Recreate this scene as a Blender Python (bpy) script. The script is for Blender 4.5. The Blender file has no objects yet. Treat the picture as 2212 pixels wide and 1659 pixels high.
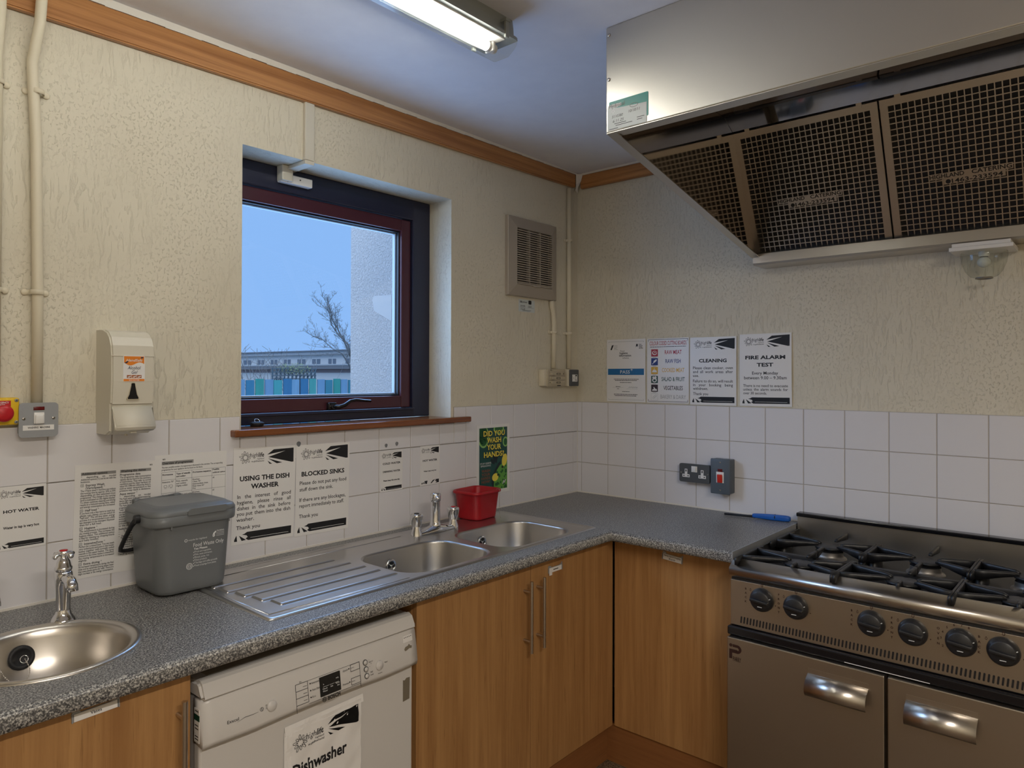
import bpy, bmesh, math, random
from math import sin, cos, pi, radians, sqrt, atan2
from mathutils import Vector, Matrix, Euler
from mathutils.geometry import tessellate_polygon

random.seed(7)
SC = bpy.context.scene
COL = SC.collection

# ------------------------------------------------------------------ materials
def srgb(r, g, b):
    f = lambda c: ((c/255+0.055)/1.055)**2.4 if c/255 > 0.04045 else c/255/12.92
    return (f(r), f(g), f(b), 1)

def newmat(name):
    m = bpy.data.materials.new(name); m.use_nodes = True
    nt = m.node_tree
    return m, nt, nt.nodes['Principled BSDF']

def N(nt, t, **kw):
    n = nt.nodes.new(t)
    for k, v in kw.items():
        if k in n.inputs.keys() if False else False: pass
        setattr(n, k, v)
    return n

def L(nt, a, b): nt.links.new(a, b)

def coords(nt, scale=(1, 1, 1), rot=(0, 0, 0)):
    tc = N(nt, 'ShaderNodeTexCoord'); mp = N(nt, 'ShaderNodeMapping')
    mp.inputs['Scale'].default_value = scale; mp.inputs['Rotation'].default_value = rot
    L(nt, tc.outputs['Object'], mp.inputs['Vector'])
    return mp.outputs['Vector']

def noise(nt, vec, scale, detail=4, rough=.55, dist=0):
    n = N(nt, 'ShaderNodeTexNoise')
    n.inputs['Scale'].default_value = scale; n.inputs['Detail'].default_value = detail
    n.inputs['Roughness'].default_value = rough; n.inputs['Distortion'].default_value = dist
    L(nt, vec, n.inputs['Vector'])
    return n.outputs['Fac']

def ramp(nt, fac, stops, interp='LINEAR'):
    r = N(nt, 'ShaderNodeValToRGB'); cr = r.color_ramp; cr.interpolation = interp
    while len(cr.elements) < len(stops): cr.elements.new(.5)
    for e, (p, c) in zip(cr.elements, stops):
        e.position = p; e.color = c if len(c) == 4 else (*c, 1)
    L(nt, fac, r.inputs['Fac'])
    return r.outputs['Color']

def bump(nt, h, bs, strength=.3, dist=.002):
    b = N(nt, 'ShaderNodeBump'); b.inputs['Strength'].default_value = strength; b.inputs['Distance'].default_value = dist
    L(nt, h, b.inputs['Height']); L(nt, b.outputs['Normal'], bs.inputs['Normal'])
    return b

def plain(name, col, rough=.5, metal=0, spec=.5, nscale=0, nstr=.05, coat=0):
    """flat colour with a faint procedural mottling of roughness and relief"""
    m, nt, bs = newmat(name)
    bs.inputs['Base Color'].default_value = col; bs.inputs['Roughness'].default_value = rough
    bs.inputs['Metallic'].default_value = metal; bs.inputs['Specular IOR Level'].default_value = spec
    bs.inputs['Coat Weight'].default_value = coat
    v = coords(nt)
    f = noise(nt, v, nscale or 60, 3)
    mr = N(nt, 'ShaderNodeMapRange'); mr.inputs['To Min'].default_value = max(.02, rough*.97); mr.inputs['To Max'].default_value = min(1, rough*1.03)
    L(nt, f, mr.inputs['Value']); L(nt, mr.outputs['Result'], bs.inputs['Roughness'])
    if nscale: bump(nt, f, bs, nstr, .001)
    return m

M = {}
def build_materials():
    # textured plaster, brushed in vertical strokes
    m, nt, bs = newmat('cream_plaster')
    v1 = coords(nt, (1, 1, .22)); v2 = coords(nt, (1, 1, .75))
    a = noise(nt, v1, 92, 5, .6, .8); b = noise(nt, v2, 125, 4, .6, .6)
    big = noise(nt, coords(nt), 2.2, 2)
    ra = ramp(nt, a, [(.54, (0, 0, 0)), (.66, (1, 1, 1))]); rb = ramp(nt, b, [(.56, (0, 0, 0)), (.68, (1, 1, 1))])
    mx = N(nt, 'ShaderNodeMix', data_type='FLOAT')
    L(nt, ramp(nt, big, [(.42, (0, 0, 0)), (.58, (1, 1, 1))]), mx.inputs['Factor']); L(nt, ra, mx.inputs['A']); L(nt, rb, mx.inputs['B'])
    bump(nt, mx.outputs['Result'], bs, .6, .0032)
    L(nt, ramp(nt, noise(nt, coords(nt), 3, 5), [(.3, srgb(216, 208, 188)), (.7, srgb(223, 216, 197))]), bs.inputs['Base Color'])
    bs.inputs['Roughness'].default_value = .62; bs.inputs['Specular IOR Level'].default_value = .3
    M['plaster'] = m
    m, nt, bs = newmat('ceiling_paint')
    f = noise(nt, coords(nt), 14, 6)
    L(nt, ramp(nt, f, [(.3, srgb(232, 233, 240)), (.7, srgb(237, 238, 244))]), bs.inputs['Base Color'])
    bump(nt, f, bs, .05, .002); bs.inputs['Roughness'].default_value = .75
    M['ceiling'] = m
    M['tile'] = plain('white_glazed_tile', srgb(224, 222, 225), .22, spec=.5, nscale=9, nstr=.03)
    M['grout'] = plain('grey_grout', srgb(176, 168, 158), .8)
    M['caulk'] = plain('white_sealant', srgb(228, 223, 214), .5)
    # laminate worktop
    m, nt, bs = newmat('speckled_laminate')
    v = coords(nt)
    a = noise(nt, v, 300, 2, .55, .5); b = noise(nt, v, 120, 3, .6, .3)
    c = ramp(nt, a, [(.38, srgb(44, 45, 48)), (.46, srgb(84, 84, 86)), (.54, srgb(136, 134, 131)), (.64, srgb(192, 190, 185))])
    c2 = ramp(nt, b, [(.35, srgb(60, 60, 62)), (.65, srgb(126, 124, 121))])
    mx = N(nt, 'ShaderNodeMix', data_type='RGBA'); mx.inputs['Factor'].default_value = .15
    L(nt, c, mx.inputs['A']); L(nt, c2, mx.inputs['B']); L(nt, mx.outputs['Result'], bs.inputs['Base Color'])
    bs.inputs['Roughness'].default_value = .36; bs.inputs['Specular IOR Level'].default_value = .6
    bump(nt, a, bs, .06, .0006)
    M['laminate'] = m
    # beech doors, vertical grain
    def wood(name, lo, hi, scl, sc=26, rough=.42, knots=False, fleck=True):
        m, nt, bs = newmat(name)
        v = coords(nt, scl)
        a = noise(nt, v, sc, 6, .62, .5)
        c = ramp(nt, a, [(.28, lo), (.5, tuple((x+y)/2 for x, y in zip(lo, hi))), (.72, hi)])
        if fleck:
            fv = coords(nt, tuple(s*1.0 if s < 1 else s for s in scl))
            f = noise(nt, fv, sc*6, 2, .5)
            fr = ramp(nt, f, [(.27, (.55, .5, .45)), (.36, (1, 1, 1))])
            mu = N(nt, 'ShaderNodeMix', data_type='RGBA', blend_type='MULTIPLY'); mu.inputs['Factor'].default_value = .55
            L(nt, c, mu.inputs['A']); L(nt, fr, mu.inputs['B']); c = mu.outputs['Result']
        if knots:
            vo = N(nt, 'ShaderNodeTexVoronoi'); vo.inputs['Scale'].default_value = 2.1
            L(nt, coords(nt, (1.15, 1.15, 4.2)), vo.inputs['Vector'])
            kr = ramp(nt, vo.outputs['Distance'], [(.03, (.12, .06, .04)), (.075, (.55, .42, .35)), (.13, (1, 1, 1))])
            mu = N(nt, 'ShaderNodeMix', data_type='RGBA', blend_type='MULTIPLY'); mu.inputs['Factor'].default_value = 1
            L(nt, c, mu.inputs['A']); L(nt, kr, mu.inputs['B']); c = mu.outputs['Result']
        L(nt, c, bs.inputs['Base Color']); bs.inputs['Roughness'].default_value = rough
        bump(nt, a, bs, .04, .001)
        return m
    M['beech'] = wood('beech_veneer', srgb(152, 108, 64), srgb(182, 138, 88), (1.6, 1.6, .06))
    M['beech_dark'] = wood('beech_plinth', srgb(128, 82, 46), srgb(150, 100, 58), (.06, .06, 1.6))
    M['pine'] = wood('varnished_pine', srgb(140, 88, 48), srgb(198, 144, 90), (.05, .05, 2.0), 30, .3, True, False)
    M['sill_wood'] = wood('varnished_sill', srgb(104, 58, 30), srgb(142, 84, 44), (.1, 1.8, 1.8), 30, .22, False, True)
    # brushed stainless
    def steel(name, col, rough, scl, st=.05, mot=.06):
        m, nt, bs = newmat(name)
        a = noise(nt, coords(nt, scl), 300, 3, .6)
        s = noise(nt, coords(nt), 7, 5)
        mr = N(nt, 'ShaderNodeMapRange'); mr.inputs['To Min'].default_value = max(.02, rough-mot); mr.inputs['To Max'].default_value = rough+mot
        L(nt, s, mr.inputs['Value']); L(nt, mr.outputs['Result'], bs.inputs['Roughness'])
        bs.inputs['Base Color'].default_value = col; bs.inputs['Metallic'].default_value = 1
        bump(nt, a, bs, st, .0004)
        return m
    M['steel'] = steel('brushed_steel', (.60, .565, .52, 1), .30, (1, .02, 1), .03, .03)
    M['steel_v'] = steel('brushed_steel_doors', (.48, .43, .37, 1), .34, (1, 1, .02), .03, .02)
    M['steel_h'] = steel('brushed_steel_hood', (.57, .545, .50, 1), .36, (1, .015, 1), .02, .008)
    M['steel_in'] = steel('polished_steel_inside', (.42, .40, .38, 1), .06, (1, .02, 1), .012, .02)
    M['steel_sink'] = steel('satin_sink_steel', (.58, .565, .55, 1), .30, (.02, 1, 1), .03, .05)
    M['steel_bowl'] = steel('satin_bowl_steel', (.50, .485, .465, 1), .33, (1, 1, .03), .04, .04)
    M['chrome'] = plain('chrome', (.78, .78, .79, 1), .06, 1)
    M['satin'] = plain('satin_nickel', (.56, .52, .47, 1), .28, 1)
    M['iron'] = plain('black_enamel_iron', (.012, .0125, .015, 1), .42, 0, .55, 180, .06)
    M['black_gloss'] = plain('black_gloss', (.006, .006, .008, 1), .16)
    M['black'] = plain('matt_black', (.010, .010, .012, 1), .5)
    M['alu'] = plain('cast_aluminium', (.30, .28, .26, 1), .45, .9)
    M['black_rubber'] = plain('black_rubber', (.008, .008, .009, 1), .55)
    M['ink'] = plain('black_ink', (.008, .008, .010, 1), .6)
    M['ink_grey'] = plain('grey_ink', (.10, .10, .10, 1), .6)
    M['ink_white'] = plain('white_print', (.75, .76, .76, 1), .6)
    M['paper'] = plain('laminated_paper', srgb(232, 230, 228), .28)
    M['paper_grey'] = plain('grey_print_band', srgb(150, 148, 146), .4)
    M['white_plastic'] = plain('white_plastic', srgb(233, 231, 228), .32)
    M['dw_white'] = plain('white_enamel', srgb(208, 205, 202), .28)
    M['cream_plastic'] = plain('cream_plastic', srgb(212, 206, 190), .35)
    M['cream_paint'] = plain('cream_paint', srgb(222, 212, 188), .5, nscale=70, nstr=.12)
    M['beige_plastic'] = plain('beige_plastic', srgb(190, 178, 152), .4)
    M['vent_plastic'] = plain('vent_grey_beige', srgb(168, 158, 144), .42)
    M['grey_metal'] = plain('grey_metal_plate', srgb(158, 161, 165), .4, .3, nscale=30, nstr=.03)
    M['dark_grey'] = plain('dark_grey_enamel', srgb(78, 80, 82), .42, nscale=200, nstr=.05)
    M['blue_grey'] = plain('blue_grey_enamel', srgb(84, 93, 102), .4, nscale=200, nstr=.05)
    M['yellow'] = plain('yellow_plastic', srgb(226, 186, 30), .4)
    M['red'] = plain('red_plastic', srgb(186, 22, 34), .35)
    M['red_box'] = plain('red_box_plastic', srgb(168, 14, 26), .34, nscale=120, nstr=.02)
    M['red_dark'] = plain('dark_red_lens', srgb(92, 8, 14), .2)
    M['red_rocker'] = plain('red_rocker', srgb(208, 44, 28), .3)
    M['bin_grey'] = plain('grey_bin_plastic', srgb(108, 111, 113), .36, nscale=260, nstr=.03)
    M['navy'] = plain('navy_window_paint', srgb(36, 38, 58), .3)
    M['maroon'] = plain('maroon_window_paint', srgb(74, 36, 46), .32)
    M['gasket'] = plain('black_gasket', (.012, .012, .016, 1), .5)
    M['grey_body'] = plain('grey_light_body', srgb(150, 154, 150), .45)
    M['white_frame'] = plain('grey_spacer', srgb(150, 158, 166), .5)
    M['orange'] = plain('orange_print', srgb(228, 132, 40), .35)
    M['brown_print'] = plain('brown_print', srgb(160, 86, 40), .35)
    M['teal'] = plain('teal_print', srgb(40, 140, 130), .35)
    M['sticker'] = plain('pale_sticker', srgb(206, 212, 210), .35)
    M['passblue'] = plain('blue_print', srgb(24, 104, 160), .35)
    M['pred'] = plain('red_print', srgb(170, 30, 40), .4)
    M['pblue'] = plain('navy_print', srgb(24, 48, 120), .4)
    M['pyel'] = plain('mustard_print', srgb(218, 172, 50), .4)
    M['pgreen'] = plain('darkgreen_print', srgb(18, 66, 48), .4)
    M['pbrown'] = plain('darkbrown_print', srgb(54, 30, 26), .4)
    M['poster_green'] = plain('poster_green', srgb(20, 74, 66), .3)
    M['poster_lime'] = plain('poster_lime', srgb(96, 160, 60), .3)
    M['poster_dark'] = plain('poster_leaf', srgb(28, 94, 44), .3)
    M['poster_pale'] = plain('poster_pale', srgb(140, 190, 100), .3)
    M['poster_yellow'] = plain('poster_yellow', srgb(236, 216, 80), .3)
    M['poster_shadow'] = plain('poster_shadow', srgb(8, 30, 34), .3)
    M['poster_brown'] = plain('poster_brown', srgb(150, 74, 44), .3)
    M['blue_handle'] = plain('blue_plastic', srgb(24, 92, 180), .32)
    M['blueink'] = plain('navy_lettering', srgb(40, 44, 70), .4)
    M['tack'] = plain('grey_tack', srgb(120, 122, 126), .7)
    M['foil'] = plain('worn_foil_tape', srgb(150, 142, 126), .35, .5, nscale=80, nstr=.4)
    # floor: brown speckled vinyl
    m, nt, bs = newmat('speckled_floor')
    a = noise(nt, coords(nt), 150, 4, .7)
    L(nt, ramp(nt, a, [(.35, srgb(58, 44, 34)), (.5, srgb(104, 84, 64)), (.65, srgb(150, 130, 104))]), bs.inputs['Base Color'])
    bs.inputs['Roughness'].default_value = .7; M['floor'] = m
    # roughcast outside wall
    m, nt, bs = newmat('white_roughcast')
    a = noise(nt, coords(nt), 105, 4, .6, .6)
    L(nt, ramp(nt, a, [(.3, srgb(214, 216, 220)), (.7, srgb(236, 237, 240))]), bs.inputs['Base Color'])
    bump(nt, a, bs, 1.0, .010); bs.inputs['Roughness'].default_value = .9; M['roughcast'] = m
    M['smooth_render'] = plain('smooth_render', srgb(224, 228, 232), .8)
    M['ground'] = plain('wet_ground', srgb(120, 124, 122), .9)
    M['bwall'] = plain('pale_building_wall', srgb(222, 224, 224), .9)
    M['broof'] = plain('grey_roof', srgb(122, 128, 136), .85)
    M['broof_pale'] = plain('pale_fascia', srgb(176, 184, 190), .85)
    M['bwin'] = plain('dark_window', srgb(112, 126, 142), .5)
    M['brick'] = plain('brick_band', srgb(142, 132, 138), .9)
    M['bark'] = plain('grey_bark', srgb(128, 134, 138), .9)
    M['twig'] = plain('twig_brown', srgb(136, 140, 142), .9)
    M['trellis'] = plain('weathered_trellis', srgb(86, 110, 124), .8)
    M['leaf'] = plain('pale_leaf', srgb(134, 152, 120), .8)
    for i, c in enumerate([(44, 124, 160), (44, 148, 142), (104, 150, 184), (62, 158, 164), (38, 116, 160), (110, 158, 190), (50, 130, 152), (66, 158, 156)]):
        mm, nt, bs = newmat('painted_board_%s' % 'abcdefgh'[i])
        a = noise(nt, coords(nt, (1, 1, .12)), 20, 4)
        c0 = srgb(*c); c1 = tuple(min(1, x*1.25) for x in c0[:3])+(1,)
        L(nt, ramp(nt, a, [(.3, c0), (.7, c1)]), bs.inputs['Base Color']); bs.inputs['Roughness'].default_value = .85
        M['board%d' % i] = mm
    M['post_white'] = plain('pale_post', srgb(196, 206, 210), .8)
    def schlick(nt, f0, normal=None):
        # mirror share that rises towards grazing view, the same from both faces of the sheet
        lw = N(nt, 'ShaderNodeLayerWeight'); lw.inputs['Blend'].default_value = .5
        if normal is not None: L(nt, normal, lw.inputs['Normal'])
        p = N(nt, 'ShaderNodeMath', operation='POWER'); p.inputs[1].default_value = 5; L(nt, lw.outputs['Facing'], p.inputs[0])
        q = N(nt, 'ShaderNodeMath', operation='MULTIPLY_ADD'); q.inputs[1].default_value = .8; q.inputs[2].default_value = f0; L(nt, p.outputs[0], q.inputs[0])
        return q.outputs[0]
    # window glass: clear pane with a fresnel reflection
    m, nt, bs = newmat('window_glass')
    out = nt.nodes['Material Output']; nt.nodes.remove(bs)
    tr = N(nt, 'ShaderNodeBsdfTransparent'); gl = N(nt, 'ShaderNodeBsdfGlossy'); gl.inputs['Roughness'].default_value = .01
    mx = N(nt, 'ShaderNodeMixShader'); L(nt, schlick(nt, .03), mx.inputs[0]); L(nt, tr.outputs[0], mx.inputs[1]); L(nt, gl.outputs[0], mx.inputs[2])
    L(nt, mx.outputs[0], out.inputs['Surface']); M['glass'] = m
    # clear ribbed diffuser / lamp glass
    def clear(name, col, k):
        m, nt, bs = newmat(name)
        out = nt.nodes['Material Output']; nt.nodes.remove(bs)
        tr = N(nt, 'ShaderNodeBsdfTransparent'); tr.inputs['Color'].default_value = col
        gl = N(nt, 'ShaderNodeBsdfGlossy'); gl.inputs['Roughness'].default_value = .12
        mx = N(nt, 'ShaderNodeMixShader'); L(nt, tr.outputs[0], mx.inputs[1]); L(nt, gl.outputs[0], mx.inputs[2])
        v = coords(nt); f = noise(nt, v, 90, 2)
        b = N(nt, 'ShaderNodeBump'); b.inputs['Strength'].default_value = .1; b.inputs['Distance'].default_value = .001
        L(nt, f, b.inputs['Height']); L(nt, b.outputs[0], gl.inputs['Normal']); L(nt, schlick(nt, k), mx.inputs[0])
        L(nt, mx.outputs[0], out.inputs['Surface']); return m
    M['diffuser'] = clear('clear_diffuser', (.95, .95, .92, 1), .05)
    M['lampglass'] = clear('lamp_glass', (.93, .94, .91, 1), .04)
    m, nt, bs = newmat('lit_tube')
    bs.inputs['Base Color'].default_value = (1, 1, 1, 1)
    bs.inputs['Emission Color'].default_value = TUBE_COL; bs.inputs['Emission Strength'].default_value = TUBE_STR
    M['tube'] = m

TUBE_COL = (1.0, .99, .93, 1); TUBE_STR = 35

# ------------------------------------------------------------------ mesh builder
class MB:
    def __init__(s): s.v = []; s.f = []; s.mi = []; s.sm = []
    def add(s, vs, fs, mi=0, smooth=False, T=None):
        o = len(s.v)
        s.v += [tuple(T @ Vector(p)) if T is not None else tuple(p) for p in vs]
        s.f += [tuple(i+o for i in f) for f in fs]; s.mi += [mi]*len(fs); s.sm += [smooth]*len(fs)
        return s
    def box(s, x0, x1, y0, y1, z0, z1, mi=0, T=None):
        x0, x1 = min(x0, x1), max(x0, x1); y0, y1 = min(y0, y1), max(y0, y1); z0, z1 = min(z0, z1), max(z0, z1)
        vs = [(x, y, z) for z in (z0, z1) for y in (y0, y1) for x in (x0, x1)]
        return s.add(vs, [(0, 2, 3, 1), (4, 5, 7, 6), (0, 1, 5, 4), (2, 6, 7, 3), (0, 4, 6, 2), (1, 3, 7, 5)], mi, False, T)
    def bm(s, bm, mi=0, smooth=False, T=None):
        bm.verts.ensure_lookup_table(); bm.verts.index_update()
        s.add([v.co[:] for v in bm.verts], [[v.index for v in f.verts] for f in bm.faces], mi, smooth, T); bm.free(); return s
    def rbox(s, x0, x1, y0, y1, z0, z1, r, seg=3, mi=0, smooth=True, T=None, axes=None):
        """box with rounded edges; axes: only edges along these axes are rounded ('z' -> plan corners)"""
        x0, x1 = min(x0, x1), max(x0, x1); y0, y1 = min(y0, y1), max(y0, y1); z0, z1 = min(z0, z1), max(z0, z1)
        b = bmesh.new()
        q = [b.verts.new((x, y, z)) for z in (z0, z1) for y in (y0, y1) for x in (x0, x1)]
        for f in [(0, 2, 3, 1), (4, 5, 7, 6), (0, 1, 5, 4), (2, 6, 7, 3), (0, 4, 6, 2), (1, 3, 7, 5)]: b.faces.new([q[i] for i in f])
        es = []
        for e in b.edges:
            d = e.verts[1].co-e.verts[0].co; a = 'xyz'[max(range(3), key=lambda i: abs(d[i]))]
            if axes is None or a in axes: es.append(e)
        bmesh.ops.bevel(b, geom=es, offset=r, segments=seg, profile=.5, affect='EDGES', clamp_overlap=True)
        return s.bm(b, mi, smooth, T)
    def prism(s, poly, z0, z1, mi=0, smooth=False, T=None, holes=()):
        """polygon (x, y) extruded along z"""
        loops = [list(poly)]+[list(h) for h in holes]
        flat = [p for l in loops for p in l]; n = len(flat)
        tris = tessellate_polygon([[Vector((p[0], p[1], 0)) for p in l] for l in loops])
        vs = [(p[0], p[1], z0) for p in flat]+[(p[0], p[1], z1) for p in flat]
        fs = []
        for t in tris:
            a, b, c = (Vector((*flat[i], 0)) for i in t)
            up = (b-a).cross(c-a).z > 0
            t = tuple(t) if up else tuple(reversed(t))
            fs.append(tuple(i+n for i in t)); fs.append(tuple(reversed(t)))
        o = 0
        sides = []
        for l in loops:
            k = len(l)
            ar = sum(l[i][0]*l[(i+1) % k][1]-l[(i+1) % k][0]*l[i][1] for i in range(k))
            for i in range(k):
                j = (i+1) % k
                f = (o+i, o+j, o+j+n, o+i+n)
                ccw = ar > 0
                if (l is loops[0]) != ccw: f = tuple(reversed(f))
                sides.append(f)
            o += k
        base = len(s.v)
        s.add(vs, fs, mi, False, T)
        s.f += [tuple(i+base for i in f) for f in sides]; s.mi += [mi]*len(sides); s.sm += [smooth]*len(sides)
        return s
    def flat(s, poly, z, mi=0, T=None): return s.prism(poly, z-.0002, z, mi, False, T)
    def loft(s, rings, mi=0, smooth=True, cap0=False, cap1=False, closed=True, T=None):
        n = len(rings[0]); vs = [p for r in rings for p in r]; fs = []
        for k in range(len(rings)-1):
            for i in range(n if closed else n-1):
                j = (i+1) % n
                fs.append((k*n+i, k*n+j, (k+1)*n+j, (k+1)*n+i))
        if cap0: fs.append(tuple(reversed(range(n))))
        if cap1: fs.append(tuple(range((len(rings)-1)*n, len(rings)*n)))
        return s.add(vs, fs, mi, smooth, T)
    def lathe(s, prof, n=24, mi=0, smooth=True, T=None, cap0=False, cap1=False):
        """profile (r, z) about z"""
        rings = [[(r*cos(2*pi*i/n), r*sin(2*pi*i/n), z) for i in range(n)] for r, z in prof]
        return s.loft(rings, mi, smooth, cap0, cap1, True, T)
    def cyl(s, p0, p1, r, n=16, mi=0, r1=None, caps=True, smooth=True):
        p0 = Vector(p0); p1 = Vector(p1); d = p1-p0
        T = Matrix.Translation(p0) @ d.to_track_quat('Z', 'Y').to_matrix().to_4x4()
        h = d.length; r1 = r if r1 is None else r1
        s.lathe([(r, 0), (r1, h)], n, mi, smooth, T)
        if caps: s.lathe([(0.00001, 0), (r, 0)], n, mi, False, T); s.lathe([(r1, h), (0.00001, h)], n, mi, False, T)
        return s
    def tube(s, pts, r, n=10, mi=0, radii=None, flat=None):
        pts = [Vector(p) for p in pts]; rings = []
        up = None
        for i, p in enumerate(pts):
            d = (pts[min(i+1, len(pts)-1)]-pts[max(i-1, 0)]).normalized()
            if up is None:
                up = Vector((0, 0, 1)) if abs(d.z) < .9 else Vector((0, 1, 0))
            sx = d.cross(up).normalized(); up = sx.cross(d).normalized()
            rr = radii[i] if radii else r
            fx = flat or (1, 1)
            rings.append([tuple(p+sx*(cos(2*pi*k/n)*rr*fx[0])+up*(sin(2*pi*k/n)*rr*fx[1])) for k in range(n)])
        return s.loft(rings, mi, True, True, True)
    def sphere(s, c, r, n=10, mi=0, sc=(1, 1, 1)):
        T = Matrix.Translation(Vector(c)) @ Matrix.Diagonal((*sc, 1))
        m = max(4, n//2)
        return s.lathe([(max(1e-5, r*sin(pi*k/m)), -r*cos(pi*k/m)) for k in range(m+1)], n, mi, True, T)
    def quad(s, a, b, c, d, mi=0): return s.add([a, b, c, d], [(0, 1, 2, 3)], mi)
    def text(s, body, x, y, size, z=.0006, width=None, align='L', bold=0, shear=0, mi=0, T=None, rot=0, maxw=None):
        vs, fs, w, x0 = textmesh(body, size, bold, shear)
        if not fs: return s
        k = 1
        if width: k = width/max(w, 1e-6)
        elif maxw and w > maxw: k = maxw/w
        W = w*k
        off = {'L': 0, 'C': -W/2, 'R': -W}[align]
        c, sn = cos(rot), sin(rot)
        pts = []
        for p in vs:
            u = (p[0]-x0)*k+off; v = p[1]
            pts.append((x+u*c-v*sn, y+u*sn+v*c, z))
        return s.add(pts, fs, mi, False, T)

_tc = {}
def textmesh(body, size, bold, shear):
    key = (body, round(size, 5), bold, shear)
    if key in _tc: return _tc[key]
    cu = bpy.data.curves.new('t', 'FONT'); cu.body = body; cu.size = size; cu.resolution_u = 2; cu.fill_mode = 'FRONT'
    cu.offset = bold*size; cu.shear = shear
    ob = bpy.data.objects.new('t', cu)
    me = bpy.data.meshes.new_from_object(ob)
    vs = [v.co[:] for v in me.vertices]; fs = [tuple(p.vertices) for p in me.polygons]
    xs = [v[0] for v in vs] or [0]
    r = (vs, fs, max(xs)-min(xs), min(xs))
    bpy.data.objects.remove(ob); bpy.data.curves.remove(cu); bpy.data.meshes.remove(me)
    _tc[key] = r
    return r

def rrect(x0, x1, y0, y1, r, n=6):
    pts = []
    for cx, cy, a0 in ((x1-r, y1-r, 0), (x0+r, y1-r, 90), (x0+r, y0+r, 180), (x1-r, y0+r, 270)):
        for k in range(n+1):
            a = radians(a0+90*k/n); pts.append((cx+r*cos(a), cy+r*sin(a)))
    return pts

def circ(cx, cy, r, n=24, r2=None): return [(cx+r*cos(2*pi*i/n), cy+(r2 or r)*sin(2*pi*i/n)) for i in range(n)]

# ------------------------------------------------------------------ objects
def wmat(o):
    m = o.matrix_basis.copy()
    return wmat(o.parent) @ m if o.parent else m

def obj(name, mb, mats, parent=None, label=None, world=False):
    me = bpy.data.meshes.new(name)
    me.from_pydata(mb.v, [], mb.f)
    for m in (mats if isinstance(mats, (list, tuple)) else [mats]): me.materials.append(M[m] if isinstance(m, str) else m)
    me.polygons.foreach_set('material_index', mb.mi); me.polygons.foreach_set('use_smooth', mb.sm)
    if world and parent is not None: me.transform(wmat(parent).inverted())
    me.update()
    o = bpy.data.objects.new(name, me); COL.objects.link(o)
    if parent is not None: o.parent = parent
    if label: o['label'] = label
    return o

def tag(o, label, cat, group=None, kind=None):
    o['label'] = label; o['category'] = cat
    if group: o['group'] = group
    if kind: o['kind'] = kind
    return o

def thing(name, label, cat, loc=(0, 0, 0), rot=(0, 0, 0), group=None):
    o = bpy.data.objects.new(name, None); COL.objects.link(o)
    o.location = loc; o.rotation_euler = rot; o.empty_display_size = .05
    return tag(o, label, cat, group)

def struct(name, mb, mats, label=None, parent=None):
    o = obj(name, mb, mats, parent)
    if parent is None: o['kind'] = 'structure'; o['category'] = name.split('_')[0]
    if label: o['label'] = label
    return o

RB = (pi/2, 0, 0)            # frame on the window wall: x right, y up, z into the room
RC = (pi/2, 0, -pi/2)        # frame on the cooker wall
def at_w(o, x, z, y=0): o.location = (x, y, z); o.rotation_euler = RB; return o
def at_c(o, y, z, x=0): o.location = (x, y, z); o.rotation_euler = RC; return o

def copy_tree(o, parent=None):
    c = o.copy(); COL.objects.link(c); c.parent = parent
    for ch in list(o.children): copy_tree(ch, c)
    return c

def screws(parent, pts, r, z, mats=('satin', 'black')):
    for x, y in pts:
        mb = MB(); screw(mb, x, y, z, r, 0, 1); obj('screw', mb, list(mats), parent)

def screw(mb, x, y, z, r=.004, mi=0, mj=0, a=.4):
    mb.lathe([(r, z), (r, z+.0008), (r*.7, z+.0015), (1e-5, z+.0016)], 14, mi, True, Matrix.Translation((x, y, 0)))
    T = Matrix.Translation((x, y, z+.0017)) @ Matrix.Rotation(a, 4, 'Z')
    mb.box(-r*.7, r*.7, -r*.12, r*.12, 0, .0002, mj, T)
    mb.box(-r*.12, r*.12, -r*.7, r*.7, 0, .0002, mj, T)
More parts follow.
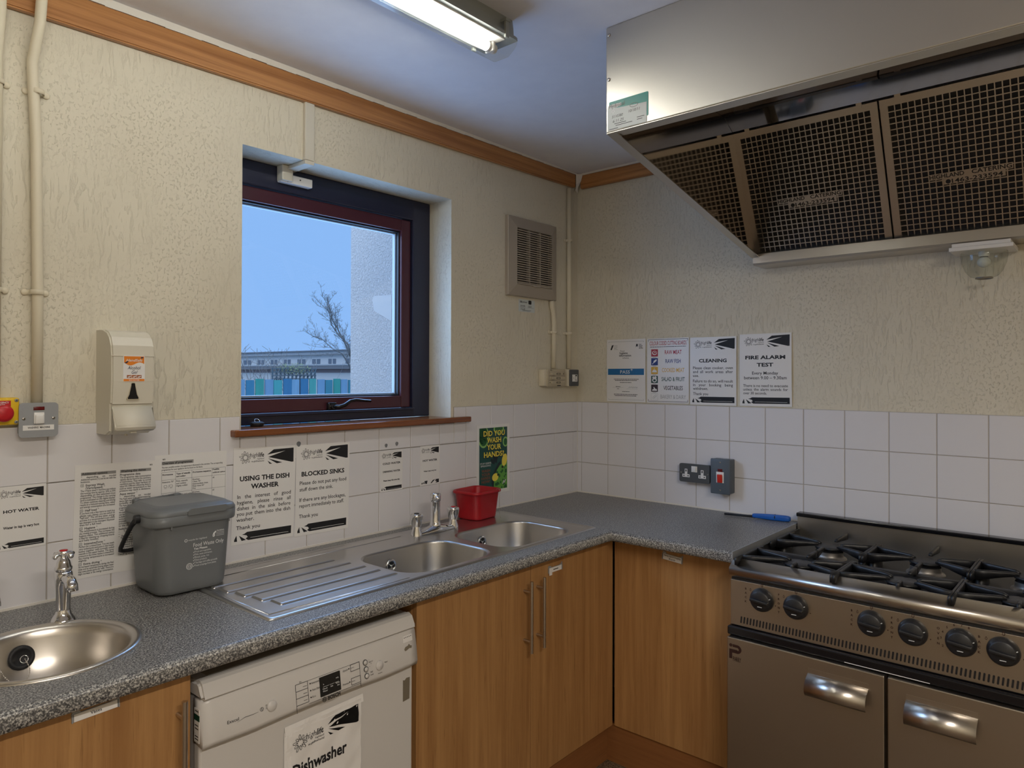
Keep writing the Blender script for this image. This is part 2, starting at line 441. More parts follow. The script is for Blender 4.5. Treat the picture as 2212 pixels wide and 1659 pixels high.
# ------------------------------------------------------------------ room shell
CEIL = 2.486
WT = .91
XL, YF = -4.3, -4.2            # far walls of the room
OX0, OX1, OXS, OZ0, OZ1 = -1.795, -.885, -1.90, 1.296, 2.203
WIN_T = .25
def build_shell():
    mb = MB(); mb.box(XL-.1, .15, YF-.1, .25, -.08, 0); struct('floor', mb, 'floor', 'speckled brown floor below the kitchen units')
    mb = MB(); mb.box(XL-.1, .15, YF-.1, .25, CEIL, CEIL+.08); struct('ceiling', mb, 'ceiling', 'plain pale ceiling above the kitchen')
    # window wall with a splayed opening
    mb = MB()
    def ring(y, hole, flip):
        ox = [(XL-.1, 0), (.15, 0), (.15, CEIL), (XL-.1, CEIL)]
        hx = [(hole[0], OZ0), (hole[1], OZ0), (hole[1], OZ1), (hole[0], OZ1)]
        vs = [(p[0], y, p[1]) for p in ox+hx]
        fs = [(i, (i+1) % 4, 4+(i+1) % 4, 4+i) for i in range(4)]
        if flip: fs = [tuple(reversed(f)) for f in fs]
        mb.add(vs, fs)
        return [(p[0], y, p[1]) for p in hx]
    a = ring(0, (OX0, OX1), False)
    b = ring(WIN_T, (OXS, OX1), True)
    for i in range(4):
        j = (i+1) % 4
        mb.add([a[i], a[j], b[j], b[i]], [(0, 1, 2, 3)])
    struct('wall_back', mb, 'plaster', 'cream textured plaster wall with the window')
    mb = MB(); mb.box(0, .15, YF-.1, 0, 0, CEIL); struct('wall_right', mb, 'plaster', 'cream textured plaster wall behind the cooker')
    mb = MB(); mb.box(XL-.1, XL, YF-.1, 0, 0, CEIL); struct('wall_left', mb, 'plaster')
    mb = MB(); mb.box(XL, 0, YF-.1, YF, 0, CEIL); struct('wall_front', mb, 'plaster')
    # timber cornice boards
    def board(name, pts, label):
        mb = MB(); mb.add(pts, [(0, 1, 2, 3), (4, 7, 6, 5), (0, 4, 5, 1), (1, 5, 6, 2), (2, 6, 7, 3), (3, 7, 4, 0)])
        bm = bmesh.new(); vs = [bm.verts.new(p) for p in mb.v]
        for f in mb.f: bm.faces.new([vs[i] for i in f])
        bmesh.ops.recalc_face_normals(bm, faces=bm.faces[:])
        bmesh.ops.bevel(bm, geom=bm.edges[:], offset=.004, segments=2, affect='EDGES')
        m2 = MB().bm(bm); struct(name, m2, 'pine', label)
    zb0, zb1, zt0, zt1 = 2.384, 2.416, 2.468, 2.483
    x0, x1 = -3.2, -.045
    def lin(a, b, x): return a+(b-a)*(x+2.3)/2.25
    d = .022
    board('trim_1', [(x0, -.0005, lin(zb0, zb1, x0)), (x1, -.0005, lin(zb0, zb1, x1)), (x1, -.0005, lin(zt0, zt1, x1)), (x0, -.0005, lin(zt0, zt1, x0)),
                     (x0, -d, lin(zb0, zb1, x0)), (x1, -d, lin(zb0, zb1, x1)), (x1, -d, lin(zt0, zt1, x1)), (x0, -d, lin(zt0, zt1, x0))], 'varnished pine board along the ceiling above the window')
    board('trim_2', [(-.0005, -.03, 2.413), (-.0005, -2.6, 2.408), (-.0005, -2.6, 2.479), (-.0005, -.03, 2.481),
                     (-d, -.03, 2.413), (-d, -2.6, 2.408), (-d, -2.6, 2.479), (-d, -.03, 2.481)], 'varnished pine board along the ceiling above the notices')
    # paint line / filler between boards and ceiling, and the torn filler in the corner
    mb = MB()
    n = 60
    for k in range(n):
        xa = x0+(x1-x0)*k/n; xb = x0+(x1-x0)*(k+1)/n
        mb.add([(xa, -.0005, lin(zt0, zt1, xa)-.001), (xb, -.0005, lin(zt0, zt1, xb)-.001), (xb, -.024, lin(zt0, zt1, xb)-.002-.001*((k*7) % 3)), (xa, -.024, lin(zt0, zt1, xa)-.002-.001*((k*5) % 3)),
                (xa, -.0005, CEIL-.0003), (xb, -.0005, CEIL-.0003), (xb, -.028, CEIL-.0003), (xa, -.028, CEIL-.0003)],
               [(0, 1, 2, 3), (3, 2, 6, 7), (0, 4, 5, 1)])
    for k in range(40):
        ya = -.03-2.5*k/40; yb = -.03-2.5*(k+1)/40
        mb.add([(-.0005, ya, 2.478), (-.0005, yb, 2.478), (-.024, yb, 2.478), (-.024, ya, 2.478), (-.0005, ya, CEIL-.0003), (-.0005, yb, CEIL-.0003), (-.029, yb, CEIL-.0003), (-.029, ya, CEIL-.0003)],
               [(3, 2, 1, 0), (7, 6, 2, 3)])
    struct('trim_3', mb, 'caulk', 'white paint line between the pine boards and the ceiling')
    mb = MB(); pts = [(-.05, -.026, 2.482), (-.018, -.05, 2.483), (-.022, -.036, 2.45), (-.030, -.024, 2.42), (-.036, -.012, 2.405), (-.046, -.024, 2.43)]
    c = (-.012, -.012, 2.44)
    mb.add(pts+[c, (-.004, -.004, 2.40), (-.004, -.004, 2.484)], [(0, 1, 6), (1, 2, 6), (2, 3, 6), (3, 4, 6), (4, 5, 6), (5, 0, 6), (0, 5, 2, 1), (5, 4, 3, 2), (0, 1, 8), (4, 3, 7)])
    struct('trim_4', mb, 'caulk', 'torn white filler in the ceiling corner between the pine boards')

def tiles():
    T = .152; g = .0013
    rows = [(WT+.001, WT+.1483), (WT+.1483, WT+.3004), (WT+.3004, WT+.448)]
    def tile(mb, a0, a1, z0, z1, put):
        # pillow-edged tile: front face plus chamfered rim
        d0, d1 = .0045, .0062; e = .0014
        a0 += g; a1 -= g; z0 += g; z1 -= g
        if a1-a0 < .006 or z1-z0 < .006: return
        vs = [put(a0, z0, .003), put(a1, z0, .003), put(a1, z1, .003), put(a0, z1, .003),
              put(a0, z0, d0), put(a1, z0, d0), put(a1, z1, d0), put(a0, z1, d0),
              put(a0+e, z0+e, d1), put(a1-e, z0+e, d1), put(a1-e, z1-e, d1), put(a0+e, z1-e, d1)]
        fs = []
        for k in (0, 4):
            for i in range(4):
                j = (i+1) % 4; fs.append((k+i, k+j, k+j+4, k+i+4))
        fs.append((8, 9, 10, 11))
        mb.add(vs, fs, 0)
    # window wall
    mb = MB(); put = lambda a, z, d: (a, -d, z)
    u0 = .0404; xs = [0]+[-(u0+i*T) for i in range(0, 20)]
    SL, SR = -1.80, -.87
    for i in range(len(xs)-1):
        for k, (z0, z1) in enumerate(rows):
            b, a = xs[i], xs[i+1]
            if k < 2: tile(mb, a, b, z0, z1, put); continue
            # top row runs under the sill
            if b <= SL or a >= SR: tile(mb, a, b, z0, z1, put)
            else:
                if a < SL: tile(mb, a, SL, z0, z1, put); a = SL
                if b > SR: tile(mb, SR, b, z0, z1, put); b = SR
                tile(mb, a, b, z0, OZ0-.002, put)
    xl = xs[-1]
    mb.box(xl, -.0005, -.0036, -.0002, WT-.03, rows[1][1], 1)
    for a, b, z in ((xl, SL, rows[2][1]), (SL, SR, OZ0-.004), (SR, -.0005, rows[2][1])): mb.box(a, b, -.0036, -.0002, rows[2][0]-.001, z, 1)
    mb.box(xl, -.008, -.0085, -.0034, WT, WT+.006, 2)
    mb.box(-.0075, -.0036, -.0075, -.0036, WT, rows[2][1], 2)
    struct('trim_5', mb, ['tile', 'grout', 'caulk'], 'three rows of white square tiles below the window')
    mb = MB(); put = lambda a, z, d: (-d, -a, z)
    v0 = .032; ys = [0.006]+[v0+i*T for i in range(0, 18)]
    for i in range(len(ys)-1):
        for z0, z1 in rows: tile(mb, ys[i], ys[i+1], z0, z1, put)
    mb.box(-.0036, -.0002, -ys[-1], -.0005, WT-.03, rows[2][1], 1)
    mb.box(-.0085, -.0034, -1.085, -.008, WT, WT+.006, 2)
    struct('trim_6', mb, ['tile', 'grout', 'caulk'], 'three rows of white square tiles behind the cooker')

def window():
    mb = MB()
    f0, f1 = .125, .20
    def frame(mb, x0, x1, z0, z1, w, y0, y1, mi=0):
        mb.rbox(x0, x0+w, y0, y1, z0, z1, .004, 2, mi, False); mb.rbox(x1-w, x1, y0, y1, z0, z1, .004, 2, mi, False)
        mb.rbox(x0+w, x1-w, y0, y1, z1-w, z1, .004, 2, mi, False); mb.rbox(x0+w, x1-w, y0, y1, z0, z0+w, .004, 2, mi, False)
    zb, zt = 1.3185, OZ1-.0005
    # outer fixed frame (navy); sill rail lower than the head
    xs0, xs1 = OXS+.006, OX1-.0015
    mb.rbox(xs0, xs0+.095, f0, f1, zb, zt, .004, 2, 0, False); mb.rbox(xs1-.093, xs1, f0, f1, zb, zt, .004, 2, 0, False)
    mb.rbox(xs0+.09, xs1-.09, f0, f1, zt-.083, zt, .004, 2, 0, False); mb.rbox(xs0+.09, xs1-.09, f0, f1, zb, zb+.036, .004, 2, 0, False)
    mb.rbox(xs0+.09, xs1-.09, f0-.010, f0+.01, zb+.028, zb+.037, .002, 2, 0, False)
    # opening sash
    w = struct('window_1', mb, 'navy', 'square window with navy frame and maroon sash')
    mb = MB(); s0, s1, q0, q1 = xs0+.097, xs1-.095, zb+.038, zt-.085
    frame(mb, s0, s1, q0, q1, .048, .138, .192)
    obj('sash', mb, 'maroon', w)
    mb = MB(); frame(mb, s0+.048, s1-.048, q0+.048, q1-.048, .006, .150, .185, 0)
    obj('gasket', mb, 'gasket', w)
    mb = MB(); frame(mb, s0+.054, s1-.054, q0+.054, q1-.054, .006, .166, .182, 0)
    obj('spacer_bar', mb, 'white_frame', w)
    mb = MB(); mb.box(s0+.050, s1-.050, .160, .1615, q0+.050, q1-.050)
    obj('pane', mb, 'glass', w)
    # espagnolette handle on the bottom rail
    mb = MB(); mb.rbox(-1.387, -1.352, .122, .139, 1.358, 1.386, .003, 2)
    mb.tube([(-1.372, .118, 1.372), (-1.35, .108, 1.370), (-1.330, .104, 1.376), (-1.305, .103, 1.391), (-1.28, .103, 1.394), (-1.21, .105, 1.388)], .007, 10, 0, [.008, .0095, .009, .0075, .007, .006], (1, .8))
    mb.cyl((-1.372, .123, 1.372), (-1.372, .112, 1.372), .009)
    h = obj('window_handle', mb, 'black_gloss', w)
    mb = MB(); mb.cyl((-1.379, .1218, 1.372), (-1.379, .1205, 1.372), .0035, 12); mb.cyl((-1.366, .1218, 1.372), (-1.366, .1208, 1.372), .0015, 10)
    obj('key_lock', mb, 'satin', h)
    # sill board with horns
    mb = MB(); mb.rbox(-1.832, -.797, -.034, -.0005, OZ0, 1.3175, .004, 3, 0, False)
    mb.box(OX0+.001, OX1-.001, -.001, .124, OZ0+.0005, 1.3170)
    s = struct('trim_7', mb, 'sill_wood', 'varnished brown timber window sill')

def sink_plug(name, label, loc):
    t = thing(name, label, 'plug', loc)
    mb = MB(); mb.lathe([(1e-5, 0), (.019, 0), (.0215, .003), (.0215, .006), (.0235, .009), (.0225, .0125), (.015, .0155), (1e-5, .0165)], 24)
    obj('stopper', mb, 'black_rubber', t)
    mb = MB(); mb.tube([(.009*cos(a), .009*sin(a)*.5, .018+.006*sin(a)) for a in [2*pi*k/14 for k in range(15)]], .0013, 8)
    obj('ring', mb, 'chrome', t)
    return t

def chain_pts(ctrl, step):
    # resample a smooth path
    pts = []
    P = [Vector(p) for p in ctrl]
    dense = []
    for i in range(len(P)-1):
        p0 = P[max(i-1, 0)]; p1 = P[i]; p2 = P[i+1]; p3 = P[min(i+2, len(P)-1)]
        for k in range(40):
            t = k/40
            dense.append(.5*((2*p1)+(-p0+p2)*t+(2*p0-5*p1+4*p2-p3)*t*t+(-p0+3*p1-3*p2+p3)*t**3))
    dense.append(P[-1]); acc = 0; pts = [dense[0]]
    for a, b in zip(dense, dense[1:]):
        acc += (b-a).length
        if acc >= step: pts.append(b); acc = 0
    return pts

def beads(ctrl, r=.0016, step=.0042):
    mb = MB()
    pts = chain_pts(ctrl, step)
    for p in pts: mb.sphere(p, r, 7)
    mb.tube(pts, r*.3, 5)
    return mb

# ------------------------------------------------------------------ worktop and base units
CB = (-2.42, -.36)      # hand basin centre
SX0, SX1, SY0, SY1 = -2.02, -.652, -.552, -.066   # inset sink outline
B1 = (-1.555, -1.175, -.527, -.232); B2 = (-1.135, -.737, -.527, -.226)
WX = -3.1               # left end of the worktop
def worktop():
    mb = MB(); ZB = WT-.038
    yi, xi = -.608, -.646
    outer = [(WX, -.0005), (WX, yi), (xi, yi), (xi, -1.084), (-.0008, -1.084), (-.0008, -.0005)]
    outer = [(p[0], min(p[1], -.0005)) for p in outer]
    holes = [rrect(SX0+.012, SX1-.012, SY0+.012, SY1-.012, .02, 3), circ(CB[0], CB[1], .166, 40)]
    mb.prism(outer, ZB, WT, 0, False, None, holes)
    prof = [(.0, WT)]+[(.012*sin(radians(a)), WT-.012+.012*cos(radians(a))) for a in (15, 30, 45, 60, 75, 90)]+[(.014, ZB+.014)]+[(.014-.008*(1-cos(radians(a))), ZB+.008-.008*sin(radians(a))) for a in (30, 60, 90)]
    rings = []
    for d, z in prof: rings.append([(WX, yi-d, z), (xi-d, yi-d, z), (xi-d, -1.084, z)])
    mb.loft(rings, 0, True, closed=False)
    mb.add([(xi-d, -1.084, z) for d, z in prof]+[(xi, -1.084, ZB)], [tuple(range(len(prof)+1))])
    mb.f[-1] = tuple(mb.f[-1])
    t = obj('worktop', mb, 'laminate')
    tag(t, 'grey speckled laminate worktop running round the corner of the kitchen', 'worktop')
    mb = MB(); mb.box(-.665, -.07, -1.0885, -1.0843, WT-.034, WT+.0025)
    obj('edge_strip', mb, 'grey_metal', t, 'thin pale metal strip on the end beside the cooker')

def bar_handle(parent, x, y, z0, z1, axis='y'):
    """round steel bar on two posts; y = bar centre, posts reach back to the door"""
    mb = MB()
    mb.cyl((x, y, z0), (x, y, z1), .006, 16)
    for z in (z0+.036, z1-.036): mb.cyl((x, y, z), (x, -.5752, z), .0048, 12)
    return obj('handle', mb, 'satin', parent, None, True)

def label_holder(parent, x0, x1, z0, z1, words, frame='w', tilt=0, y=-.5755, bent=False, white=1):
    """small clip holding a paper strip, on a door face"""
    w = x1-x0; h = z1-z0
    mb = MB()
    T = Matrix.Rotation(tilt, 4, 'Z')
    mb.box(-w/2-.004, w/2+.004, -h/2, h/2, .0, .0012, 0, T)
    mb.prism([(-w/2-.004, h/2), (-w/2+.012, h/2), (-w/2+.009, h/2+.006), (-w/2-.001, h/2+.007)], 0, .003, 0, False, T)
    mb.prism([(w/2-.014, h/2), (w/2+.004, h/2), (w/2+.004, h/2+.009), (w/2-.002, h/2+.003)], 0, .003, 0, False, T)
    mb.box(-w/2-.004, -w/2-.002, -h/2, h/2, .001, .004, 0, T); mb.box(w/2+.002, w/2+.004, -h/2, h/2, .001, .004, 0, T)
    mb.box(-w/2, w/2, -h/2+.0008, h/2-.0008, .0024, .0030, 1, T)
    if bent: mb.box(-w*.18, w*.22, -.0012, .0016, .0030, .0033, 2, T); mb.box(-w/2-.002, -w/2+.014, -h*.9, h/2, .004, .0048, 1, T)
    n = len(words)
    for i, s in enumerate(words):
        mb.text(s, 0, (h*.12-(i*h*.44) if n > 1 else -h*.16), h*(.40 if n > 1 else .55), .0033, None, 'C', .012, 0, 2, T, maxw=w*.9)
    o = obj('name_label', mb, ['grey_metal', 'paper', 'ink'], parent)
    return o

def cabinets():
    FY = -.575
    def unit(name, label, x0, x1, doors, y0=-.03):
        t = thing(name, label, 'cabinet', ((x0+x1)/2, -.3, 0))
        mb = MB(); th = .018
        mb.box(x0, x0+th, FY+.019, y0, .15, .871); mb.box(x1-th, x1, FY+.019, y0, .15, .871)
        mb.box(x0+th, x1-th, FY+.019, y0, .15, .168); mb.box(x0+th, x1-th, y0-.008, y0, .168, .871); mb.box(x0+th, x1-th, FY+.019, FY+.037, .84, .871)
        obj('carcass', mb, 'beech', t, None, True)
        out = []
        for (a, b) in doors:
            mb = MB(); mb.rbox(a, b, FY, FY+.0182, .148, .8685, .0012, 2, 0, False)
            out.append(obj('door', mb, 'beech', t, None, True))
        return t, out
    t, d = unit('base_cabinet', 'beech base cabinet under the double sink with two doors and bar handles', -1.584, -.568, [(-1.5815, -1.0785), (-1.0755, -.5765)])
    bar_handle(d[0], -1.112, -.607, .586, .818); bar_handle(d[1], -1.045, -.607, .586, .818)
    l = label_holder(d[1], -.978, -.908, .806, .824, [], bent=True)
    l.data.transform(Matrix.Translation((-.946-t.location.x, FY-.0002-t.location.y, .821)) @ Matrix.Rotation(pi/2, 4, 'X'))
    mb = MB(); mb.box(-1.584, -.545, -.543, -.525, .001, .1495); mb.box(-.5449, -.5655, -.5432, -.53, .002, .149)
    obj('plinth', mb, 'beech_dark', t, None, True)
    t, d = unit('base_cabinet', 'beech base cabinet below the round basin, labelled Vases', -2.82, -2.214, [(-2.817, -2.2165)])
    bar_handle(d[0], -2.243, -.607, .586, .818)
    l = label_holder(d[0], -2.438, -2.362, .836, .852, ['Vases'])
    l.data.transform(Matrix.Translation((-2.400-t.location.x, FY-.0002-t.location.y, .845)) @ Matrix.Rotation(pi/2, 4, 'X') @ Matrix.Rotation(radians(2), 4, 'Z'))
    mb = MB(); mb.box(-2.82, -2.214, -.543, -.525, .001, .1495); obj('plinth', mb, 'beech_dark', t, None, True)
    # corner unit facing the room, left of the cooker
    t = thing('base_cabinet', 'narrow beech corner cabinet between the sink unit and the cooker', 'cabinet', (-.3, -.8, 0))
    mb = MB(); th = .018; FX = -.575
    mb.box(FX+.019, -.03, -.61, -.592, .15, .871); mb.box(FX+.019, -.03, -1.075, -1.057, .15, .871)
    mb.box(FX+.019, -.03, -1.057, -.61, .15, .168); mb.box(-.038, -.03, -1.057, -.61, .168, .871)
    obj('carcass', mb, 'beech', t, None, True)
    mb = MB(); mb.rbox(FX, FX+.0182, -1.074, -.582, .148, .8685, .0012, 2, 0, False); d = obj('door', mb, 'beech', t, None, True)
    l = label_holder(d, 0, .072, 0, .022, ['Baking trays & Chopping', 'Boards'])
    l.data.transform(Matrix.Translation((FX-.0002-t.location.x, -.826-t.location.y, .829)) @ Matrix.Rotation(-pi/2, 4, 'Z') @ Matrix.Rotation(pi/2, 4, 'X') @ Matrix.Rotation(radians(-5), 4, 'Z'))
    mb = MB(); mb.box(-.5648, -.548, -1.075, -.5435, .001, .1495); obj('plinth', mb, 'beech_dark', t, None, True)

# ------------------------------------------------------------------ sink, basin and taps
def overflow(parent, loc, rot, name='overflow', plug=False):
    mb = MB(); T = Matrix.Translation(loc) @ rot
    mb.lathe([(.022, 0), (.022, .0025), (.019, .0045), (.0145, .003), (.0145, .0008)], 28, 0, True, T)
    mb.lathe([(.0145, .0009), (1e-5, .0009)], 24, 1, False, T)
    for k in range(3):
        R = T @ Matrix.Rotation(k*2*pi/3+.4, 4, 'Z'); mb.box(0, .0145, -.0017, .0017, .001, .0026, 0, R)
    mb.lathe([(.004, .001), (.004, .003), (1e-5, .0032)], 12, 0, True, T)
    return obj(name, mb, ['chrome', 'black'], parent, None, True)

def bowl(mb, b, r, z, depth, taper, mi=0):
    x0, x1, y0, y1 = b; rings = []
    def ring(ins, zz, rr): return [(p[0], p[1], zz) for p in rrect(x0+ins, x1-ins, y0+ins, y1-ins, max(.01, rr-ins*.5), 9)]
    for a in (0, 25, 50, 75, 90): rings.append(ring(.008*sin(radians(a)), z-.008*(1-cos(radians(a))), r))
    rings.append(ring(.008+taper*.5, z-depth*.5, r)); rings.append(ring(.008+taper*.9, z-depth+.03, r))
    for a in (20, 45, 70, 90): rings.append(ring(.008+taper+.03*(1-cos(radians(a))), z-depth+.03-.03*sin(radians(a)), r))
    # dish to a waste in the middle
    cx, cy = (x0+x1)/2, (y0+y1)/2; last = rings[-1]
    for f, dz in ((.5, .004), (.1, .008)): rings.append([(cx+(p[0]-cx)*f, cy+(p[1]-cy)*f, z-depth-dz) for p in last])
    rings = [list(reversed(rg)) for rg in rings]
    mb.loft(rings, mi, True, False, True)

def sink():
    t = thing('inset_sink', 'stainless steel double sink with ribbed drainer set in the worktop under the window', 'sink', (-1.33, -.31, WT))
    z = WT+.0035
    mb = MB()
    # rolled rim: outer edge down to the worktop, then up to a bead and in to the deck
    o = lambda d, zz, r: [(p[0], p[1], zz) for p in rrect(SX0+d, SX1-d, SY0+d, SY1-d, r, 4)]
    rings = [o(0, WT+.0002, .012), o(.0015, WT+.003, .012), o(.006, WT+.0052, .012), o(.013, WT+.0048, .012), o(.020, z, .012)]
    mb.loft(rings, 0, True)
    deck = [(p[0], p[1]) for p in rings[-1]]
    h1 = rrect(*B1, .085, 9); h2 = rrect(*B2, .085, 9)
    loops = [deck, h1, h2]; flat = [p for l in loops for p in l]
    tris = tessellate_polygon([[Vector((p[0], p[1], 0)) for p in l] for l in loops])
    fs = []
    for tr in tris:
        a, b, c = (Vector((*flat[i], 0)) for i in tr)
        fs.append(tuple(tr) if (b-a).cross(c-a).z > 0 else tuple(reversed(tr)))
    mb.add([(p[0], p[1], z) for p in flat], fs, 0, False)
    obj('sink_deck', mb, 'steel_sink', t, None, True)
    for b in (B1, B2):
        mb = MB(); bowl(mb, b, .085, z, .165, .022)
        bo = obj('bowl', mb, 'steel_bowl', t, None, True)
        mb = MB(); cx, cy = (b[0]+b[1])/2, (b[2]+b[3])/2
        mb.lathe([(.042, 0), (.040, .002), (.03, .0015), (.012, -.004), (1e-5, -.004)], 28, 0, True, Matrix.Translation((cx, cy, z-.165-.0055)))
        obj('waste', mb, 'chrome', bo, None, True)
    overflow(t, (-1.40, B1[3]-.0145, .862), Matrix.Rotation(pi/2, 4, 'X'))
    overflow(t, (-.955, B2[3]-.0145, .862), Matrix.Rotation(pi/2, 4, 'X'))
    # drainer: pressed ridges running towards the bowl, plus the dished frame lines
    for i, (y, xa, xb) in enumerate([(-.195, -1.99, -1.60), (-.258, -1.985, -1.585), (-.322, -1.972, -1.578), (-.386, -1.960, -1.575), (-.450, -1.945, -1.565)]):
        mb = MB(); w = .026
        prof = [(w, 0), (w*.97, .0016), (w*.86, .0036), (w*.78, .0040), (-w*.78, .0040), (-w*.86, .0036), (-w*.97, .0016), (-w, 0)]
        rings = []
        for x, e in ((xa, 0), (xa+.004, 1), (xa+.1, 1), ((xa+xb)/2, 1), (xb-.1, 1), (xb-.006, 1), (xb, 0)):
            rings.append([(x, y+p*(.97 if not e else 1), z+(h*e if e else 0)+.0002) for p, h in prof])
        mb.loft(rings, 0, False, False, False, False)
        obj('drainer_ridge', mb, 'steel_sink', t, None, True)
    mb = MB()
    mb.tube([(-2.0, -.515, z-.001), (-1.62, -.530, z-.001), (-1.57, -.531, z-.001)], .004, 8, 0, None, (1, .6))
    mb.tube([(-2.0, -.125, z-.001), (-1.30, -.118, z-.001), (-1.25, -.118, z-.001)], .004, 8, 0, None, (1, .6))
    mb.tube([(-2.0, -.125, z-.001), (-2.004, -.3, z-.001), (-2.0, -.515, z-.001)], .004, 8, 0, None, (1, .6))
    obj('drainer_edge', mb, 'steel_sink', t, None, True)

def basin():
    t = thing('round_basin', 'round stainless hand basin set in the worktop at the left', 'basin', (CB[0], CB[1], WT))
    mb = MB()
    prof = [(.178, .0002), (.1775, .003), (.172, .0055), (.166, .005), (.158, .001), (.153, -.006), (.150, -.02), (.141, -.06), (.122, -.10), (.090, -.128), (.05, -.138), (.021, -.141), (.02, -.146), (1e-5, -.146)]
    mb.lathe([(r, z) for r, z in prof], 64)
    obj('bowl', mb, 'steel', t)
    R = Matrix.Rotation(radians(90-14), 4, 'X')
    mb = MB(); T = Matrix.Translation((-.010, .1395, -.050)) @ R
    mb.lathe([(.026, 0), (.026, .003), (.0235, .006), (.018, .0065), (.017, .004), (1e-5, .005)], 30, 0, True, T)
    p = obj('overflow_plug', mb, 'black_rubber', t)
    mb = MB(); mb.tube([T @ Vector((.007*cos(a)+.003, .008*sin(a)-.004, .009+.003*cos(a))) for a in [2*pi*k/14 for k in range(15)]], .0011, 7)
    obj('ring', mb, 'chrome', p)
    c = T @ Vector((.004, -.004, .010))
    mb = beads([tuple(c), (c.x+.006, c.y-.012, c.z-.02), (c.x-.004, c.y-.028, c.z-.036), (c.x-.028, c.y-.028, c.z-.036), (c.x-.048, c.y-.014, c.z-.008), (-.066, .139, -.004), (-.075, .148, .007), (-.095, .150, .006)], .0016, .0044)
    obj('bead_chain', mb, 'satin', t)

def pillar_tap(name, label, x, y, disc):
    t = thing(name, label, 'tap', (x, y, WT), (0, 0, 0), 'pillar taps behind the round basin')
    mb = MB()
    rings = []
    for (r, z, dy, rx) in [(.027, 0, 0, 1), (.027, .003, 0, 1), (.0225, .010, 0, 1), (.0165, .020, 0, 1), (.0150, .03, 0, 1), (.0155, .06, 0, 1), (.0175, .085, -.001, 1), (.0195, .10, -.002, 1), (.0185, .112, -.001, 1), (.0165, .118, 0, 1), (1e-4, .118, 0, 1)]:
        rings.append([(r*cos(2*pi*i/28), dy+r*sin(2*pi*i/28), z) for i in range(28)])
    mb.loft(rings, 0, True)
    # nose
    mb.tube([(0, -.008, .100), (0, -.026, .104), (0, -.044, .102), (0, -.056, .093), (0, -.059, .081)], .012, 18, 0, [.0125, .0120, .0125, .0130, .0125], (1, 1))
    b = obj('tap_body', mb, 'chrome', t)
    mb = MB(); mb.lathe([(.0168, .118), (.0185, .121), (.0185, .126), (.0160, .129), (.0135, .140), (.0105, .146), (.0085, .150), (.0085, .156)], 28)
    obj('bonnet', mb, 'chrome', t)
    mb = MB(); mb.lathe([(.006, .152), (.012, .154), (.0125, .160), (.0105, .164), (1e-5, .165)], 24)
    for k in range(4):
        a = k*pi/2+radians(24)
        d = Vector((cos(a), sin(a), 0))
        mb.tube([d*.006+Vector((0, 0, .158)), d*.016+Vector((0, 0, .157)), d*.024+Vector((0, 0, .153)), d*.0265+Vector((0, 0, .1515))], .005, 10, 0, [.0045, .0058, .0068, .004], (1, .8))
    h = obj('cross_head', mb, 'chrome', t)
    mb = MB(); mb.lathe([(.0085, .1645), (.0085, .1662), (1e-5, .1668)], 20)
    obj('indicator_disc', mb, disc, h)

def mixer():
    t = thing('mixer_tap', 'chrome mixer tap with two knobs between the sink bowls', 'tap', (-1.11, -.15, WT+.0035))
    mb = MB()
    # bridge body: low wedge rising to the middle
    L2 = .092; rings = []
    for k in range(13):
        u = -1+2*k/12; x = u*L2*1.05
        h = .014+.014*max(0, 1-abs(u)*1.6)**1.0; w = .021+.007*max(0, 1-abs(u)*1.7)
        if k in (0, 12): w *= .6
        rings.append([(x, -w, 0), (x, -w*.92, h*.5), (x, -w*.45, h), (x, w*.45, h), (x, w*.92, h*.5), (x, w, 0)])
    mb.loft(rings, 0, True, True, True, True)
    obj('tap_body', mb, 'chrome', t)
    mb = MB(); mb.lathe([(.021, .022), (.0205, .030), (.0185, .033), (.0178, .036), (.0172, .108), (.0178, .112), (.0195, .113), (.0200, .118), (.0200, .134), (.0185, .1395), (.0150, .142), (1e-5, .1425)], 32)
    mb.tube([(0, -.008, .125), (-.006, -.018, .122), (-.008, -.022, .117)], .011, 16, 0, [.0130, .0115, .0105])
    obj('spout', mb, 'chrome', t)
    for sx, c in ((-1, 'ink'), (1, 'red')):
        mb = MB(); x = sx*L2
        T = Matrix.Translation((x, 0, 0))
        mb.lathe([(.0210, 0), (.0198, .010), (.0145, .024), (.0135, .034)], 28, 0, True, T)
        b = obj('valve', mb, 'chrome', t)
        mb = MB(); n = 32; rings = []
        for r, z, lob in [(.0165, .033, 0), (.0185, .040, .2), (.0225, .056, 1), (.0240, .068, 1), (.0235, .074, .6), (.0205, .0775, .2), (1e-4, .0785, 0)]:
            rings.append([(x+(r*(1-.10*lob*(.5+.5*cos(4*(2*pi*i/n)))))*cos(2*pi*i/n), (r*(1-.10*lob*(.5+.5*cos(4*(2*pi*i/n)))))*sin(2*pi*i/n), z) for i in range(n)])
        mb.loft(rings, 0, True)
        k = obj('knob', mb, 'chrome', t)
        mb = MB(); mb.lathe([(.0095, .078), (.0095, .0795), (1e-5, .0800)], 20, 0, True, T)
        obj('indicator_disc', mb, c, k)
